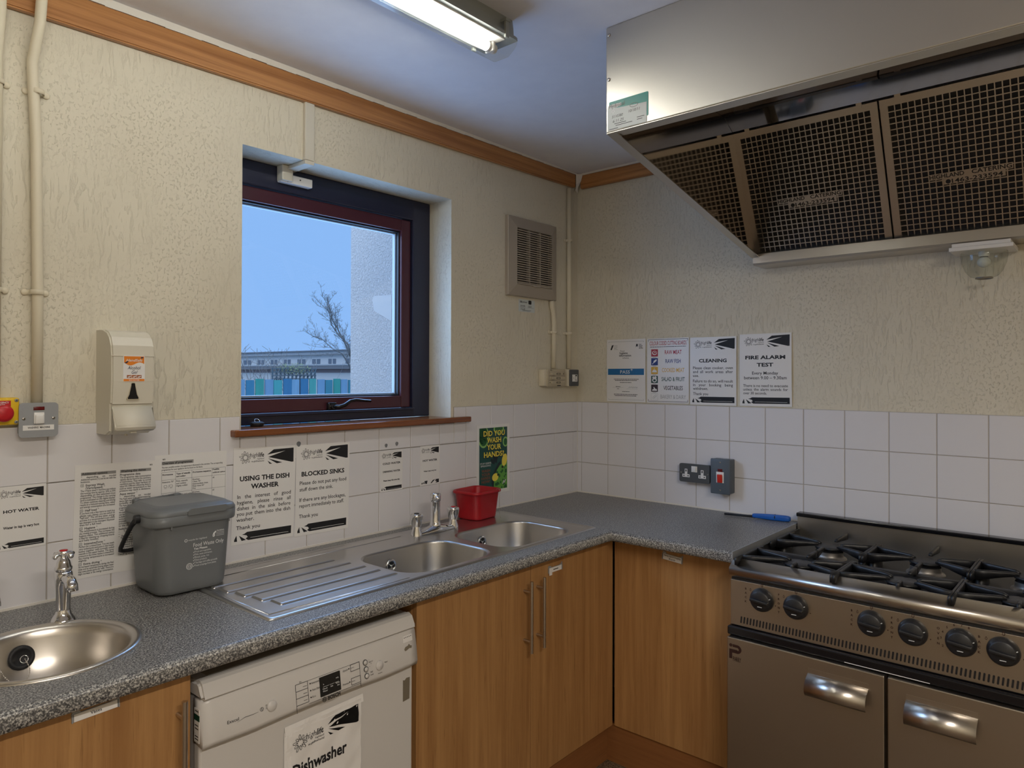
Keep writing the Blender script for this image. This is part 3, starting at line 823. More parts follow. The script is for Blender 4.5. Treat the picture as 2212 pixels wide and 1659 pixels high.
# ------------------------------------------------------------------ things on the worktop
def food_bin():
    # lying square to the wall; x right, y towards the wall (negative = front)
    bx, by, bz = -2.032, -.118, WT+.0042
    t = thing('food_waste_bin', 'grey plastic food waste caddy with hinged lid standing by the drainer', 'bin', (bx, by, bz))
    mb = MB()
    def ring(w, d, z, r, yo=0): return [(p[0], p[1]+yo, z) for p in rrect(-w/2, w/2, -d/2, d/2, r, 7)]
    rings = [ring(.160, .154, .000, .03), ring(.180, .170, .003, .036), ring(.188, .177, .012, .04), ring(.193, .181, .04, .04), ring(.208, .190, .176, .038), ring(.209, .191, .184, .038)]
    mb.loft(rings, 0, True, True)
    b = obj('bin_body', mb, 'bin_grey', t)
    mb = MB(); mb.loft([ring(.210, .194, .180, .038), ring(.232, .204, .1805, .04), ring(.236, .207, .184, .042), ring(.238, .209, .206, .043), ring(.228, .2, .2075, .04)], 0, True)
    for x in (-.07, .085): mb.box(x-.002, x+.002, -.103, -.100, .174, .182)
    obj('collar', mb, 'bin_grey', t)
    mb = MB()
    mb.loft([ring(.236, .207, .2068, .042), ring(.238, .209, .211, .043), ring(.230, .201, .219, .042), ring(.214, .186, .223, .04), ring(.209, .181, .2225, .038), ring(.196, .168, .2285, .034), ring(.190, .162, .2280, .03), ring(.178, .150, .2315, .026, .004), ring(.172, .144, .2310, .024, .004)], 0, True, False, True)
    mb.tube([(-.075, .098, .226), (.03, .100, .230)], .0035, 8); mb.rbox(-.088, -.068, .088, .106, .212, .2325, .004, 2); mb.rbox(.022, .042, .088, .106, .214, .2345, .004, 2)
    l = obj('lid', mb, 'bin_grey', t)
    mb = MB(); mb.prism([(-.030, .2055), (.072, .2055), (.078, .212), (.074, .2225), (-.020, .2225), (-.030, .215)], 0, .005, 0, False, Matrix.Translation((0, -.1025, 0)) @ Matrix.Rotation(pi/2, 4, 'X'))
    obj('lid_catch', mb, 'bin_grey', l)
    # black carrying handle folded back towards the wall
    mb = MB()
    h = [(-.126, -.020, .196), (-.128, .004, .178), (-.129, .040, .142), (-.129, .068, .112), (-.126, .078, .102), (-.116, .082, .0985), (-.095, .083, .098)]
    P = h+[(0, .083, .098)]+[(-x, y, z) for x, y, z in reversed(h)]
    mb.tube(P, .006, 10, 0, [.008, .0068]+[.0060]*(len(P)-4)+[.0068, .008], (1, .8))
    for s_ in (-1, 1): mb.cyl((s_*.112, -.022, .199), (s_*.130, -.022, .199), .011, 16)
    obj('carry_handle', mb, 'black', t)
    # printed front
    T = Matrix.Translation((0, -.0902, 0)) @ Matrix.Rotation(pi/2+radians(1.9), 4, 'X')
    mb = MB(); z = .0012
    tx = lambda s, x, y, size, w=None, bold=0: mb.text(s, x, y, size, z, w, 'L', bold, 0, 0, T)
    tx('recycle for highland', -.024, .137, .0060, .050)
    mb.prism(circ(-.030, .139, .004, 16), z-.0001, z, 0, False, T, [circ(-.030, .139, .0028, 16)])
    for k in range(4): mb.box(.052, .074, .139+k*.0040, .1398+k*.0040, z-.0001, z, 0, T)
    tx('The Highland', .053, .1525, .0035, .020)
    mb.prism([(.042, .138), (.046, .137), (.049, .141), (.047, .144), (.052, .150), (.050, .153), (.044, .148), (.042, .143)], z-.0001, z, 0, False, T, [[(.044, .140), (.046, .140), (.046, .142), (.044, .143)]])
    tx('Food Waste Only', -.010, .119, .0145, .083, .004)
    tx('Yes Please', -.009, .111, .0075, .037, .03)
    for i, (s, w) in enumerate([('Fruit and vegetables', .042), ('Fish, meat and bones', .045), ('Bread, pasta, rice', .037), ('Dairy products', .031), ('Tea bags and coffee grounds', .060), ('Food scrapings from plates', .057)]):
        y = .1035-i*.0073; tx(s, -.004, y, .0066, w)
        mb.prism([(-.010, y+.002), (-.009, y+.0025), (-.0085, y+.001), (-.006, y+.0050), (-.0052, y+.0045), (-.0083, y-.0005)], z-.0001, z, 0, False, T)
    mb.prism(circ(-.0195, .070, .0085, 24), z-.0001, z, 0, False, T, [circ(-.0195, .070, .0075, 24)])
    mb.prism(circ(-.0195, .070, .0062, 20), z-.0001, z, 0, False, T, [circ(-.0195, .070, .0054, 20)])
    mb.prism(rrect(-.0232, -.0158, .0675, .0725, .001, 2), z-.0001, z, 0, False, T, [rrect(-.0222, -.0168, .0685, .0715, .0008, 2)])
    obj('printed_text', mb, 'ink_white', b)

def red_box():
    t = thing('storage_box', 'open red plastic tub standing on the back of the sink', 'box', (-.818, -.086, WT+.0038), (0, 0, radians(5)))
    def ring(w, d, z, r): return [(p[0], p[1], z) for p in rrect(-w/2, w/2, -d/2, d/2, r, 6)]
    mb = MB()
    mb.loft([ring(.118, .095, 0, .02), ring(.132, .108, .002, .024), ring(.136, .112, .010, .026), ring(.156, .126, .100, .026), ring(.158, .128, .101, .027), ring(.170, .140, .1015, .03), ring(.174, .144, .105, .032), ring(.174, .144, .110, .032), ring(.168, .138, .1135, .03), ring(.158, .128, .113, .028), ring(.153, .123, .109, .026), ring(.134, .110, .012, .024), ring(.118, .094, .005, .018)], 0, True, True, True)
    obj('tub', mb, 'red_box', t)
    c = thing('bead_chain', 'thin plug chain draped over the rim of the red tub', 'chain', (-.78, -.15, WT+.004))
    Rm = Matrix.Rotation(radians(5), 4, 'Z'); base = Vector((-.818, -.086, WT+.0038))
    P = [base+Rm @ Vector(p) for p in [(.046, -.045, .092), (.047, -.062, .1125), (.048, -.072, .1155), (.0485, -.0765, .107), (.049, -.0762, .07), (.0495, -.0762, .03), (.050, -.0765, .006), (.052, -.079, .0020), (.046, -.084, .0020)]]
    obj('beads', beads([tuple(p) for p in P], .0014, .0040), 'satin', c, None, True)

def lighter():
    a = Vector((-.085, -.805, 0)); b = Vector((-.040, -1.058, 0)); d = (b-a).normalized()
    ang = atan2(d.y, d.x); mid = a
    t = thing('hand_tool', 'blue handled tool with long thin black shaft lying by the cooker', 'tool', (a.x, a.y, WT), (0, 0, ang))
    mb = MB(); mb.tube([(0, 0, .0062), (.09, 0, .0070), (.112, 0, .0080), (.122, 0, .0090)], .005, 12, 0, [.0048, .0052, .0062, .0090], (1.0, .9))
    obj('shaft', mb, 'black', t)
    mb = MB(); rings = []
    for x, w, h in [(.112, .0075, .0060), (.118, .0098, .0082), (.15, .0112, .0098), (.19, .0125, .0118), (.235, .0125, .0115), (.250, .0115, .0105), (.2565, .008, .0075)]:
        rings.append([(x, p[0], max(.0002, .0125+p[1]-.0006)) for p in rrect(-w, w, -h, h, min(w, h)*.6, 4)])
    mb.loft(rings, 0, True, True, True)
    h = obj('handle', mb, 'blue_handle', t)
    mb = MB(); mb.rbox(.1965, .2005, -.0131, -.0115, .009, .020, .0008, 2); mb.rbox(.1965, .2005, -.004, .004, .0235, .0246, .0006, 2)
    obj('trigger_slot', mb, 'black', h)

# ------------------------------------------------------------------ things fixed to the window wall
def soap_dispenser():
    x, z0 = -2.154, 1.330
    t = at_w(thing('soap_dispenser', 'cream wall dispenser labelled Alcohol Gel', 'dispenser'), x, z0)
    w = .0535; H = .274
    mb = MB()
    # side profile (depth, height) extruded across
    prof = [(0, 0), (.078, 0), (.098, .008), (.098, .078), (.104, .080), (.108, .14), (.107, .205), (.103, .232), (.092, .254), (.074, .268), (.055, .273), (0, .274)]
    T = Matrix(((0, 0, 1, 0), (0, 1, 0, 0), (1, 0, 0, 0), (0, 0, 0, 1)))
    b = bmesh.new()
    va = [b.verts.new((-w, p[1], p[0])) for p in prof]; vb = [b.verts.new((w, p[1], p[0])) for p in prof]
    n = len(prof)
    b.faces.new(va); b.faces.new(list(reversed(vb)))
    for i in range(n): b.faces.new((va[i], vb[i], vb[(i+1) % n], va[(i+1) % n]))
    bmesh.ops.recalc_face_normals(b, faces=b.faces[:])
    es = [e for e in b.edges if abs(e.verts[0].co.x-e.verts[1].co.x) < 1e-6 and min(e.verts[0].co.z, e.verts[1].co.z) > .01]
    bmesh.ops.bevel(b, geom=es, offset=.004, segments=3, affect='EDGES')
    mb.bm(b, 0, False)
    mb.f = mb.f
    obj('housing', mb, 'cream_plastic', t)
    mb = MB(); mb.rbox(-w+.001, w-.001, .2035, .2065, .105, .1082, .001, 2)
    obj('cover_seam', mb, 'cream_plastic', t)
    # push lever
    mb = MB()
    lv = [(.0985, .076), (.1005, .076), (.128, .024), (.128, .016), (.122, .010), (.099, .006)]
    b = bmesh.new(); ww = w-.003
    va = [b.verts.new((-ww, p[1], p[0])) for p in lv]; vb = [b.verts.new((ww, p[1], p[0])) for p in lv]; n = len(lv)
    b.faces.new(va); b.faces.new(list(reversed(vb)))
    for i in range(n): b.faces.new((va[i], vb[i], vb[(i+1) % n], va[(i+1) % n]))
    bmesh.ops.recalc_face_normals(b, faces=b.faces[:])
    bmesh.ops.bevel(b, geom=b.edges[:], offset=.003, segments=3, affect='EDGES')
    mb.bm(b, 0, True)
    obj('push_lever', mb, 'cream_plastic', t)
    mb = MB(); mb.rbox(-.008, .008, .003, .009, .098, .112, .002, 2); obj('lever_catch', mb, 'cream_plastic', t)
    mb = MB(); mb.cyl((.0, -.006, .06), (.0, .002, .06), .004)
    obj('nozzle', mb, 'cream_plastic', t)
    # sight window
    dz = .1075
    win = [(-.0035, .134), (-.0055, .1325), (-.0055, .128), (-.0105, .104), (-.0145, .0955), (-.0138, .0925), (.0118, .0925), (.0125, .0955), (.0085, .104), (.0040, .128), (.0035, .1325), (.0018, .134)]
    mb = MB(); cx, cy = -.001, .112
    out = [(cx+(p[0]-cx)*1.18, cy+(p[1]-cy)*1.08) for p in win]
    mb.prism(out, .104, .1085, 0, False, None, [win]); mb.prism(win, .104, .1080, 1)
    obj('level_window', mb, ['beige_plastic', 'black_gloss'], t)
    # label
    mb = MB(); z = .1086
    x0, x1, y0, y1 = -.026, .028, .138, .206
    mb.prism(rrect(x0, x1, y0, y1, .003, 3), .1055, z, 0)
    top = [(x0+.002, y1-.002), (x0+.002, .186)]+[(x0+.002+(x1-x0-.004)*k/14, .186-.006*sin(2*pi*(k/14)-.3)*(.8)-.003*k/14) for k in range(15)]+[(x1-.002, y1-.002)]
    mb.prism(list(reversed(top)), z, z+.0003, 1)
    mb.prism([(x0+.003, .1868), (x0+.008, .1905), (x0+.014, .1925), (x0+.010, .1868), (x0+.006, .1855)], z+.0003, z+.0005, 2)
    mb.prism([(x1-.011, .1985), (x1-.005, .1995), (x1-.004, .2025), (x1-.010, .2025)], z+.0003, z+.0005, 2)
    mb.text('HandSafe', .001, .1905, .0095, z+.0006, .040, 'C', .012, .3, 3)
    mb.text('Alcohol', .001, .170, .0125, z+.0006, .033, 'C', .0, .35, 4); mb.text('Gel', .002, .1585, .0125, z+.0006, .015, 'C', .0, .35, 4)
    for k in range(3):
        a = -.017+k*.0125
        mb.box(a, a+.0115, .1475, .155, z, z+.0003, 5)
        mb.prism([(a+.0015, .1505), (a+.004, .1515), (a+.010, .1530), (a+.0105, .1512), (a+.006, .1490), (a+.003, .1488)], z+.0003, z+.0005, 3)
    mb.box(x0+.001, x1-.001, .139, .145, z, z+.0003, 1); mb.text('SKIN SANITISER', .001, .1405, .0042, z+.0006, .026, 'C', .01, 0, 3)
    obj('product_label', mb, ['paper', 'orange', 'blueink', 'ink_white', 'blueink', 'brown_print'], t)

def wall_pipe(name, label, x, z0, z1, r, clips, pts=None, group=None):
    t = thing(name, label, 'pipe', (x, -.014, z0), (0, 0, 0), group)
    mb = MB(); y = -r-.002
    P = pts or [(x, y, z0), (x, y, (z0+z1)/2), (x, y, z1)]
    mb.tube(P, r, 16)
    obj('conduit', mb, 'cream_paint', t, None, True)
    for zc, cx in clips:
        mb = MB(); n = 10
        prof = [(cx-r-.010, -.0015), (cx-r-.002, -.0015)]+[(cx-(r+.0025)*cos(pi*k/n), y-(r+.0025)*sin(pi*k/n)) for k in range(n+1)]+[(cx+r+.002, -.0015), (cx+r+.010, -.0015)]
        mb.loft([[(p[0], p[1]-.001, zc-.006) for p in prof], [(p[0], p[1]-.0025, zc-.005) for p in prof], [(p[0], p[1]-.0025, zc+.005) for p in prof], [(p[0], p[1]-.001, zc+.006) for p in prof]], 0, True, closed=False)
        for s in (-1, 1):
            mb.lathe([(.0085, 0), (.0085, .002), (.006, .004), (1e-5, .0045)], 14, 0, True, Matrix.Translation((cx+s*(r+.010), -.0005, zc)) @ Matrix.Rotation(pi/2, 4, 'X'))
        obj('saddle_clip', mb, 'cream_paint', t, None, True)
    return t

def pipes():
    r = .0125
    wall_pipe('conduit_pipe', 'cream painted conduit running down to the washing machine switch', -2.35, 1.412, CEIL, r, [(2.192, -2.352), (1.691, -2.350)],
              [(-2.3475, -.0145, 1.412), (-2.348, -.0145, 1.7), (-2.354, -.0145, 2.08), (-2.362, -.0145, 2.22), (-2.364, -.0145, 2.26), (-2.360, -.024, 2.30), (-2.354, -.038, 2.36), (-2.351, -.040, 2.42), (-2.350, -.040, CEIL-.001)])
    wall_pipe('conduit_pipe', 'cream painted conduit cut by the photo edge above the stop button', -2.437, 1.43, CEIL, r, [(2.193, -2.437), (1.690, -2.437)],
              [(-2.437, -.0145, 1.43), (-2.437, -.0145, 2.26), (-2.437, -.040, 2.36), (-2.437, -.040, CEIL-.001)])
    wall_pipe('conduit_pipe', 'cream painted conduit running down the corner to the fuse box', -.089, 1.522, 2.405, .0115, [(2.148, -.089), (1.693, -.090)])
    wall_pipe('conduit_pipe', 'short bent cream conduit between the extractor fan and the fuse box', -.211, 1.522, 1.842, .0115, [(1.693, -.2115)],
              [(-.2125, -.0135, 1.522), (-.211, -.0135, 1.70), (-.211, -.0135, 1.745), (-.2165, -.0135, 1.785), (-.226, -.0135, 1.815), (-.229, -.0135, 1.842)])

def vent():
    t = at_w(thing('extractor_fan', 'square beige wall fan with horizontal louvres beside the window', 'fan'), -.3745, 2.0205)
    w, h = .177, .177; gw, gh = .128, .127
    mb = MB()
    # bevelled surround
    o = [(-w, -h), (w, -h), (w, h), (-w, h)]; i = [(-gw, -gh), (gw, -gh), (gw, gh), (-gw, gh)]
    rings = [[(p[0], p[1], 0) for p in o], [(p[0], p[1], .016) for p in o], [(p[0]*.985, p[1]*.985, .019) for p in o], [(p[0], p[1], .030) for p in i], [(p[0]*.985, p[1]*.985, .028) for p in i], [(p[0]*.985, p[1]*.985, .008) for p in i]]
    mb.loft(rings, 0, False)
    obj('surround', mb, 'vent_plastic', t)
    mb = MB(); mb.box(-gw*.985, gw*.985, -gh*.985, gh*.985, .001, .006)
    obj('fan_opening', mb, 'black', t)
    mb = MB(); n = 24; p = 2*(gh-.006)/n
    for k in range(n):
        y = -gh+.010+p*k
        mb.add([(-gw*.98, y-.0015, .031), (gw*.98, y-.0015, .031), (gw*.98, y+.0035, .0335), (-gw*.98, y+.0035, .0335), (-gw*.98, y+.0055, .014), (gw*.98, y+.0055, .014)], [(0, 1, 2, 3), (3, 2, 5, 4), (0, 4, 5, 1), (0, 3, 4), (1, 5, 2)])
    for x in (-.042, .036): mb.box(x-.0014, x+.0014, -gh*.98, gh*.98, .012, .0325)
    mb.box(-gw*.98, gw*.98, -gh*.985, -gh+.007, .006, .034)
    mb.box(.0-.02, .03, -gh-.002, -gh+.006, .033, .0345)
    obj('louvres', mb, 'vent_plastic', t)
    screws(t, [(x, y) for x in (-w+.025, w-.022) for y in (-h+.075, h-.08)], .0045, .0215)
    # inspection sticker under the fan
    s = at_w(obj('inspection_sticker', MB(), 'sticker'), -.402, 1.776)
    bpy.data.objects.remove(s)
    mb = MB(); mb.box(-.058, .058, -.028, .028, 0, .0006, 0); z = .0008
    for x in (-.048, -.040):
        mb.box(x, x+.004, .012, .021, z-.0002, z, 1)
    mb.text('hydrosol', -.034, .013, .011, z, .036, 'L', .02, 0, 1); mb.prism(rrect(.012, .034, .008, .026, .004, 3), z-.0002, z, 1)
    for r_, (a, b) in enumerate([(-.004, .0), (-.018, .0)]):
        mb.text('8/10/20' if r_ == 0 else '2.2.22', -.044, a-.001, .0105, z, .032, 'L', .012, .2, 1)
        if r_ == 0: mb.text('12/22', .010, a-.001, .0105, z, .024, 'L', .012, .2, 1)
    mb.box(-.048, -.008, -.008, -.0072, z-.0002, z, 1); mb.box(.006, .05, -.008, -.0072, z-.0002, z, 1); mb.box(-.03, .032, -.0215, -.020, z-.0002, z, 1); mb.box(-.03, .020, -.025, -.0242, z-.0002, z, 1)
    s = at_w(obj('inspection_sticker', mb, ['sticker', 'ink']), -.400, 1.8055)
    tag(s, 'small white inspection sticker just below the wall fan', 'sticker')

def fuse_box():
    t = at_w(thing('fuse_box', 'small cream fuse box with three switches below the conduits', 'fuse box'), -.2315, 1.4785)
    mb = MB(); mb.rbox(-.081, .079, -.040, .038, 0, .034, .004, 2, 0)
    obj('base', mb, 'cream_paint', t)
    mb = MB(); mb.rbox(-.062, .078, -.042, .039, .028, .040, .003, 2, 0)
    mb.box(-.052, .072, -.030, .027, .040, .0406, 1)
    obj('cover', mb, ['beige_plastic', 'vent_plastic'], t)
    for k in range(3):
        y = .017-k*.0205
        mb = MB(); mb.rbox(-.050, .07, y-.0085, y+.0085, .0405, .043, .001, 2, 0); mb.rbox(-.040, -.018, y-.007, y+.007, .042, .050, .002, 2, 0)
        mb.box(.000+.004, .034, y-.004, y+.004, .043, .0434, 1); mb.box(.008, .03, y-.002, y+.002, .0434, .0437, 0)
        obj('breaker', mb, ['beige_plastic', 'black'], t)
    mb = MB(); mb.box(.012, .04, -.0405, -.0365, .0401, .0404); mb.text('Wylex', -.044, .0325, .006, .0406, .018, 'L', .02)
    mb.box(.056, .060, .014, .021, .0432, .0435); mb.box(-.049, -.0455, -.027, -.021, .0432, .0435)
    obj('printed_marks', mb, 'ink', t)
    s = at_w(thing('spur_plate', 'dark grey connection plate with white label beside the fuse box', 'switch plate'), -.088, 1.4765)
    mb = MB(); mb.rbox(-.040, .038, -.042, .042, 0, .040, .008, 3, 0); obj('back_box', mb, 'cream_paint', s)
    mb = MB(); mb.rbox(-.038, .036, -.040, .040, .0395, .048, .006, 3, 0); obj('plate', mb, 'dark_grey', s)
    mb = MB(); mb.box(-.020, .022, -.018, .016, .048, .0485, 0); mb.prism(circ(-.010, -.001, .002, 12), .0485, .0487, 1)
    for q in ((.004, .009, .018, .014), (.004, -.013, .008, -.008), (.012, -.014, .016, -.009)): mb.box(q[0], q[2], q[1], q[3], .0485, .0487, 1)
    mb.box(.004, .0055, -.006, .008, .0485, .0487, 1); mb.box(.004, .02, .008, .009, .0485, .0487, 1)
    obj('paper_label', mb, ['paper', 'ink'], s)

def trunking():
    t = thing('cable_trunking', 'cream plastic cable trunking running from the ceiling board into the window recess', 'trunking', (-1.562, 0, 2.3))
    mb = MB(); mb.rbox(-1.580, -1.544, -.014, -.0005, 2.2032, 2.398, .002, 2, 0, False)
    obj('cover_strip', mb, 'cream_plastic', t, None, True)
    mb = MB(); mb.rbox(-1.580, -1.544, -.014, .115, 2.1885, 2.2025, .002, 2, 0, False)
    mb.rbox(-1.602, -1.560, .088, .124, 2.150, 2.2025, .003, 2, 0, False)
    obj('bend_piece', mb, 'cream_plastic', t, None, True)
    s = thing('window_sensor', 'white alarm contact on the top window frame below the trunking', 'sensor', (-1.53, .11, 2.16))
    mb = MB(); mb.rbox(-1.600, -1.476, .098, .1245, 2.146, 2.176, .003, 2, 0, False); obj('sensor_body', mb, 'white_plastic', s, None, True)
    mb = MB(); mb.box(-1.576, -1.574, .0975, .099, 2.147, 2.175); obj('seam', mb, 'vent_plastic', s, None, True)
    mb = MB(); mb.cyl((-1.526, .0985, 2.164), (-1.526, .0972, 2.164), .0028, 12); obj('screw', mb, 'dark_grey', s, None, True)

def wall_switches():
    t = at_w(thing('isolator_switch', 'grey metal switch plate with white rocker labelled washing machine', 'switch'), -2.349, 1.3735)
    mb = MB(); mb.rbox(-.038, .038, -.038, .038, 0, .032, .008, 3, 0); obj('back_box', mb, 'grey_metal', t)
    mb = MB(); mb.rbox(-.0425, .0425, -.0425, .0425, .032, .037, .009, 4, 0, False, None, 'z')
    obj('plate', mb, 'grey_metal', t)
    screws(t, [(-.032, .004), (.032, .004)], .0038, .037, ('satin', 'black'))
    mb = MB(); mb.rbox(-.012, .012, .024, .033, .0365, .0385, .001, 2); obj('neon', mb, 'red_dark', t)
    mb = MB(); mb.rbox(-.0112, .0112, -.009, .0185, .0365, .0405, .001, 2); r = obj('switch_frame', mb, 'white_plastic', t)
    mb = MB(); mb.rbox(-.009, .009, -.0065, .016, .040, .044, .0018, 2, 0, True, Matrix.Rotation(radians(4), 4, 'X')); obj('rocker', mb, 'white_plastic', r)
    mb = MB(); mb.box(-.034, .033, -.025, -.0125, .037, .0376, 0); mb.text('WASHING  MACHINE', 0, -.0205, .0062, .0379, .048, 'C', .02, 0, 1); obj('name_label', mb, ['white_plastic', 'ink'], t)
    t = at_w(thing('emergency_stop', 'yellow emergency stop box with a red mushroom button', 'stop button'), -2.4215, 1.3965)
    mb = MB(); mb.rbox(-.0325, .0325, -.033, .033, 0, .034, .005, 3, 0); obj('box', mb, 'yellow', t)
    mb = MB(); mb.box(-.024, .014, .012, .026, .034, .0345, 0); mb.text('EMERGENCY', -.005, .0195, .006, .0347, .030, 'C', .02, 0, 1); mb.text('STOP', -.005, .0135, .006, .0347, .014, 'C', .02, 0, 1)
    obj('label_plate', mb, ['red', 'ink_white'], t)
    mb = MB(); mb.lathe([(.012, .033), (.012, .040), (.019, .043), (.0205, .048), (.019, .0535), (.012, .0560), (1e-5, .0565)], 32, 0, True, Matrix.Translation((-.003, -.004, 0)))
    obj('mushroom_button', mb, 'red', t)
    screws(t, [(.0255, .0265), (.0255, -.026)], .0042, .034, ('grey_metal', 'black'))

def cooker_wall_sockets():
    t = at_c(thing('double_socket', 'dark grey metal double socket with white inserts on the tiles', 'socket'), -.650, 1.0645, -.0035)
    mb = MB(); mb.rbox(-.067, .067, -.037, .037, 0, .032, .007, 3, 0); obj('back_box', mb, 'dark_grey', t)
    mb = MB(); mb.rbox(-.0705, .0705, -.040, .040, .032, .040, .008, 4, 0, False, None, 'z'); obj('plate', mb, 'dark_grey', t)
    for sx in (-1, 1):
        x = sx*.0375+(-.001); y = -.007
        mb = MB()
        mb.prism([(x-.017, y-.012), (x+.017, y-.012), (x+.017, y+.001), (x+.006, y+.001), (x+.006, y+.024), (x-.006, y+.024), (x-.006, y+.001), (x-.017, y+.001)], .0398, .0408, 0)
        mb.box(x-.0025, x+.0025, y+.012, y+.021, .0408, .0410, 1)
        for q in (-1, 1): mb.box(x+q*.010-.003, x+q*.010+.003, y-.008, y-.0035, .0408, .0410, 1)
        obj('socket_outlet', mb, ['white_plastic', 'black'], t)
    mb = MB(); mb.rbox(-.0135, .0135, .005, .031, .0398, .0412, .0008, 2); f = obj('switch_frame', mb, 'white_plastic', t)
    for sx in (-1, 1):
        mb = MB(); mb.rbox(sx*.0062-.0055, sx*.0062+.0055, .009, .030, .0405, .0455, .0012, 2, 0, True, Matrix.Rotation(radians(-4*sx), 4, 'Y')); obj('rocker', mb, 'white_plastic', f)
    screws(t, [(-.062, -.0), (.062, -.0)], .0032, .040, ('satin', 'black'))
    t = at_c(thing('cooker_switch', 'tall blue-grey cooker switch with red rocker on the tiles', 'switch'), -.774, 1.0645, -.0035)
    mb = MB(); mb.rbox(-.041, .041, -.072, .072, 0, .048, .004, 3, 0); obj('back_box', mb, 'blue_grey', t)
    mb = MB(); mb.rbox(-.043, .043, -.074, .074, .048, .056, .004, 3, 0); obj('plate', mb, 'blue_grey', t)
    mb = MB(); mb.rbox(-.0105, .0105, .014, .032, .0555, .0566, .0005, 2); obj('neon', mb, 'red_dark', t)
    mb = MB(); mb.rbox(-.0165, .0165, -.0265, .0195, .0555, .0575, .0008, 2); f = obj('switch_frame', mb, 'white_plastic', t)
    mb = MB(); mb.rbox(-.011, .011, -.0205, .0145, .057, .0625, .0018, 2, 0, True, Matrix.Rotation(radians(5), 4, 'X')); obj('rocker', mb, 'red_rocker', f)
    screws(t, [(0, .059), (0, -.058)], .0038, .056, ('satin', 'black'))

def tacks():
    for i, (x, z, r, lab) in enumerate([(-1.225, 1.227, .0062, 'round grey adhesive pad above the left part of the COLD WATER sign'), (-1.174, 1.230, .0066, 'round grey adhesive pad above the right edge of the COLD WATER sign'), (-1.594, 1.2585, .0075, 'grey adhesive pad peeking out above the BLOCKED SINKS sign')]):
        mb = MB(); mb.lathe([(r, 0), (r, .0012), (r*.8, .002), (1e-5, .0022)], 18)
        for k in range(len(mb.v)): x_, y_, z_ = mb.v[k]; mb.v[k] = (x_*(1+.12*sin(3*y_/r)), y_*1.15, z_)
        o = at_w(obj('adhesive_pad', mb, 'tack'), x, z, -.0062); tag(o, lab, 'adhesive pad', 'grey pads left on the tiles')
# ------------------------------------------------------------------ notices
PZ = .0009
def paper(name, label, cat, place, w, h, tilt=0, group=None, curl=.0, mat='paper'):
    """a laminated sheet: origin at the middle of its lower edge, slightly bowed"""
    mb = MB(); n = 8
    vs = []; fs = []
    for k in range(n+1):
        v = k/n; b = .0008+curl*sin(pi*v)
        vs += [(-w/2, h*v, b-.0006), (w/2, h*v, b-.0006), (w/2, h*v, b), (-w/2, h*v, b)]
    for k in range(n):
        a = 4*k; c = a+4
        fs += [(a+3, a+2, c+2, c+3), (a, c, c+1, a+1), (a, a+3, c+3, c), (a+1, c+1, c+2, a+2)]
    fs += [(0, 1, 2, 3), (4*n, 4*n+3, 4*n+2, 4*n+1)]
    mb.add(vs, fs)
    o = obj(name, mb, mat)
    wall, a, z, off = place
    (at_w if wall == 'w' else at_c)(o, a, z, -off)
    o.rotation_euler = (Matrix.Rotation(0 if wall == 'w' else -pi/2, 4, 'Z') @ Matrix.Rotation(pi/2, 4, 'X') @ Matrix.Rotation(radians(tilt), 4, 'Z')).to_euler()
    tag(o, label, cat, group)
    return o

def fit_curl(mb, h, curl):
    if curl:
        mb.v = [(x, y, z+curl*sin(pi*max(0, min(1, y/h)))) for x, y, z in mb.v]

def swoosh(mb, x0, x1, y0, y1, mi=0, z=PZ):
    P = lambda pts: [(x0+(x1-x0)*u, y0+(y1-y0)*v) for u, v in pts]
    for poly in ([(0, .62), (.68, .82), (.04, .46), (.93, .035), (1, .045), (1, 1), (.24, .95)], [(.03, .37), (.36, .0), (.57, .045)], [(.01, .22), (.09, 0), (.19, .0)]):
        mb.prism(P(list(reversed(poly))), z-.0001, z, mi)

def footer(mb, x0, x1, y0, y1, mi=0, z=PZ, broken=False):
    P = lambda pts: [(x0+(x1-x0)*u, y0+(y1-y0)*v) for u, v in pts]
    if broken:
        polys = [[(0, .1), (.07, .62), (.10, .1)], [(.14, .1), (.12, .35), (.17, .7), (.2, .1)], [(.18, .85), (.36, .9), (.32, .0), (.24, .0)], [(.52, .0), (.66, .85), (.80, 1), (.58, .0)], [(.78, .55), (.84, 1), (1, 1), (1, 0), (.80, .0), (.88, .35)]]
    else:
        polys = [[(0, 0), (0, .22), (.035, .72), (.05, .0)], [(.075, .66), (.125, 0), (.20, .06)], [(.125, .72), (.205, .58), (.225, .38), (.19, .2), (.235, 0), (1, .05), (1, 1), (.21, .97), (.17, .80)]]
    for q in polys: mb.prism(P(q), z-.0001, z, mi)
    if not broken: mb.prism(P([(.27, .24), (.95, .26), (.95, .30), (.27, .28)]), z, z+.0002, mi+1)

def star(mb, cx, cy, R, mi=0, z=PZ, t=.05):
    for k in range(10):
        a = radians(90+36*k+8); l = R*(1.0 if k % 2 == 0 else .86)
        if 30 < math.degrees(a) % 360 < 62: l *= 1.35
        c, s = cos(a), sin(a); w = R*.16; i0 = R*.30
        pet = [(i0, -w*.25), (l*.62, -w), (l*.92, -w*.7), (l, 0), (l*.92, w*.7), (l*.62, w), (i0, w*.25)]
        q = lambda pts: [(cx+p[0]*c-p[1]*s, cy+p[0]*s+p[1]*c) for p in pts]
        inn = [(i0+R*.09, 0), (l*.63, -w*.62), (l*.88, -w*.40), (l*.93, 0), (l*.88, w*.40), (l*.63, w*.62)]
        mb.prism(q(pet), z-.0001, z, mi, False, None, [q(inn)])

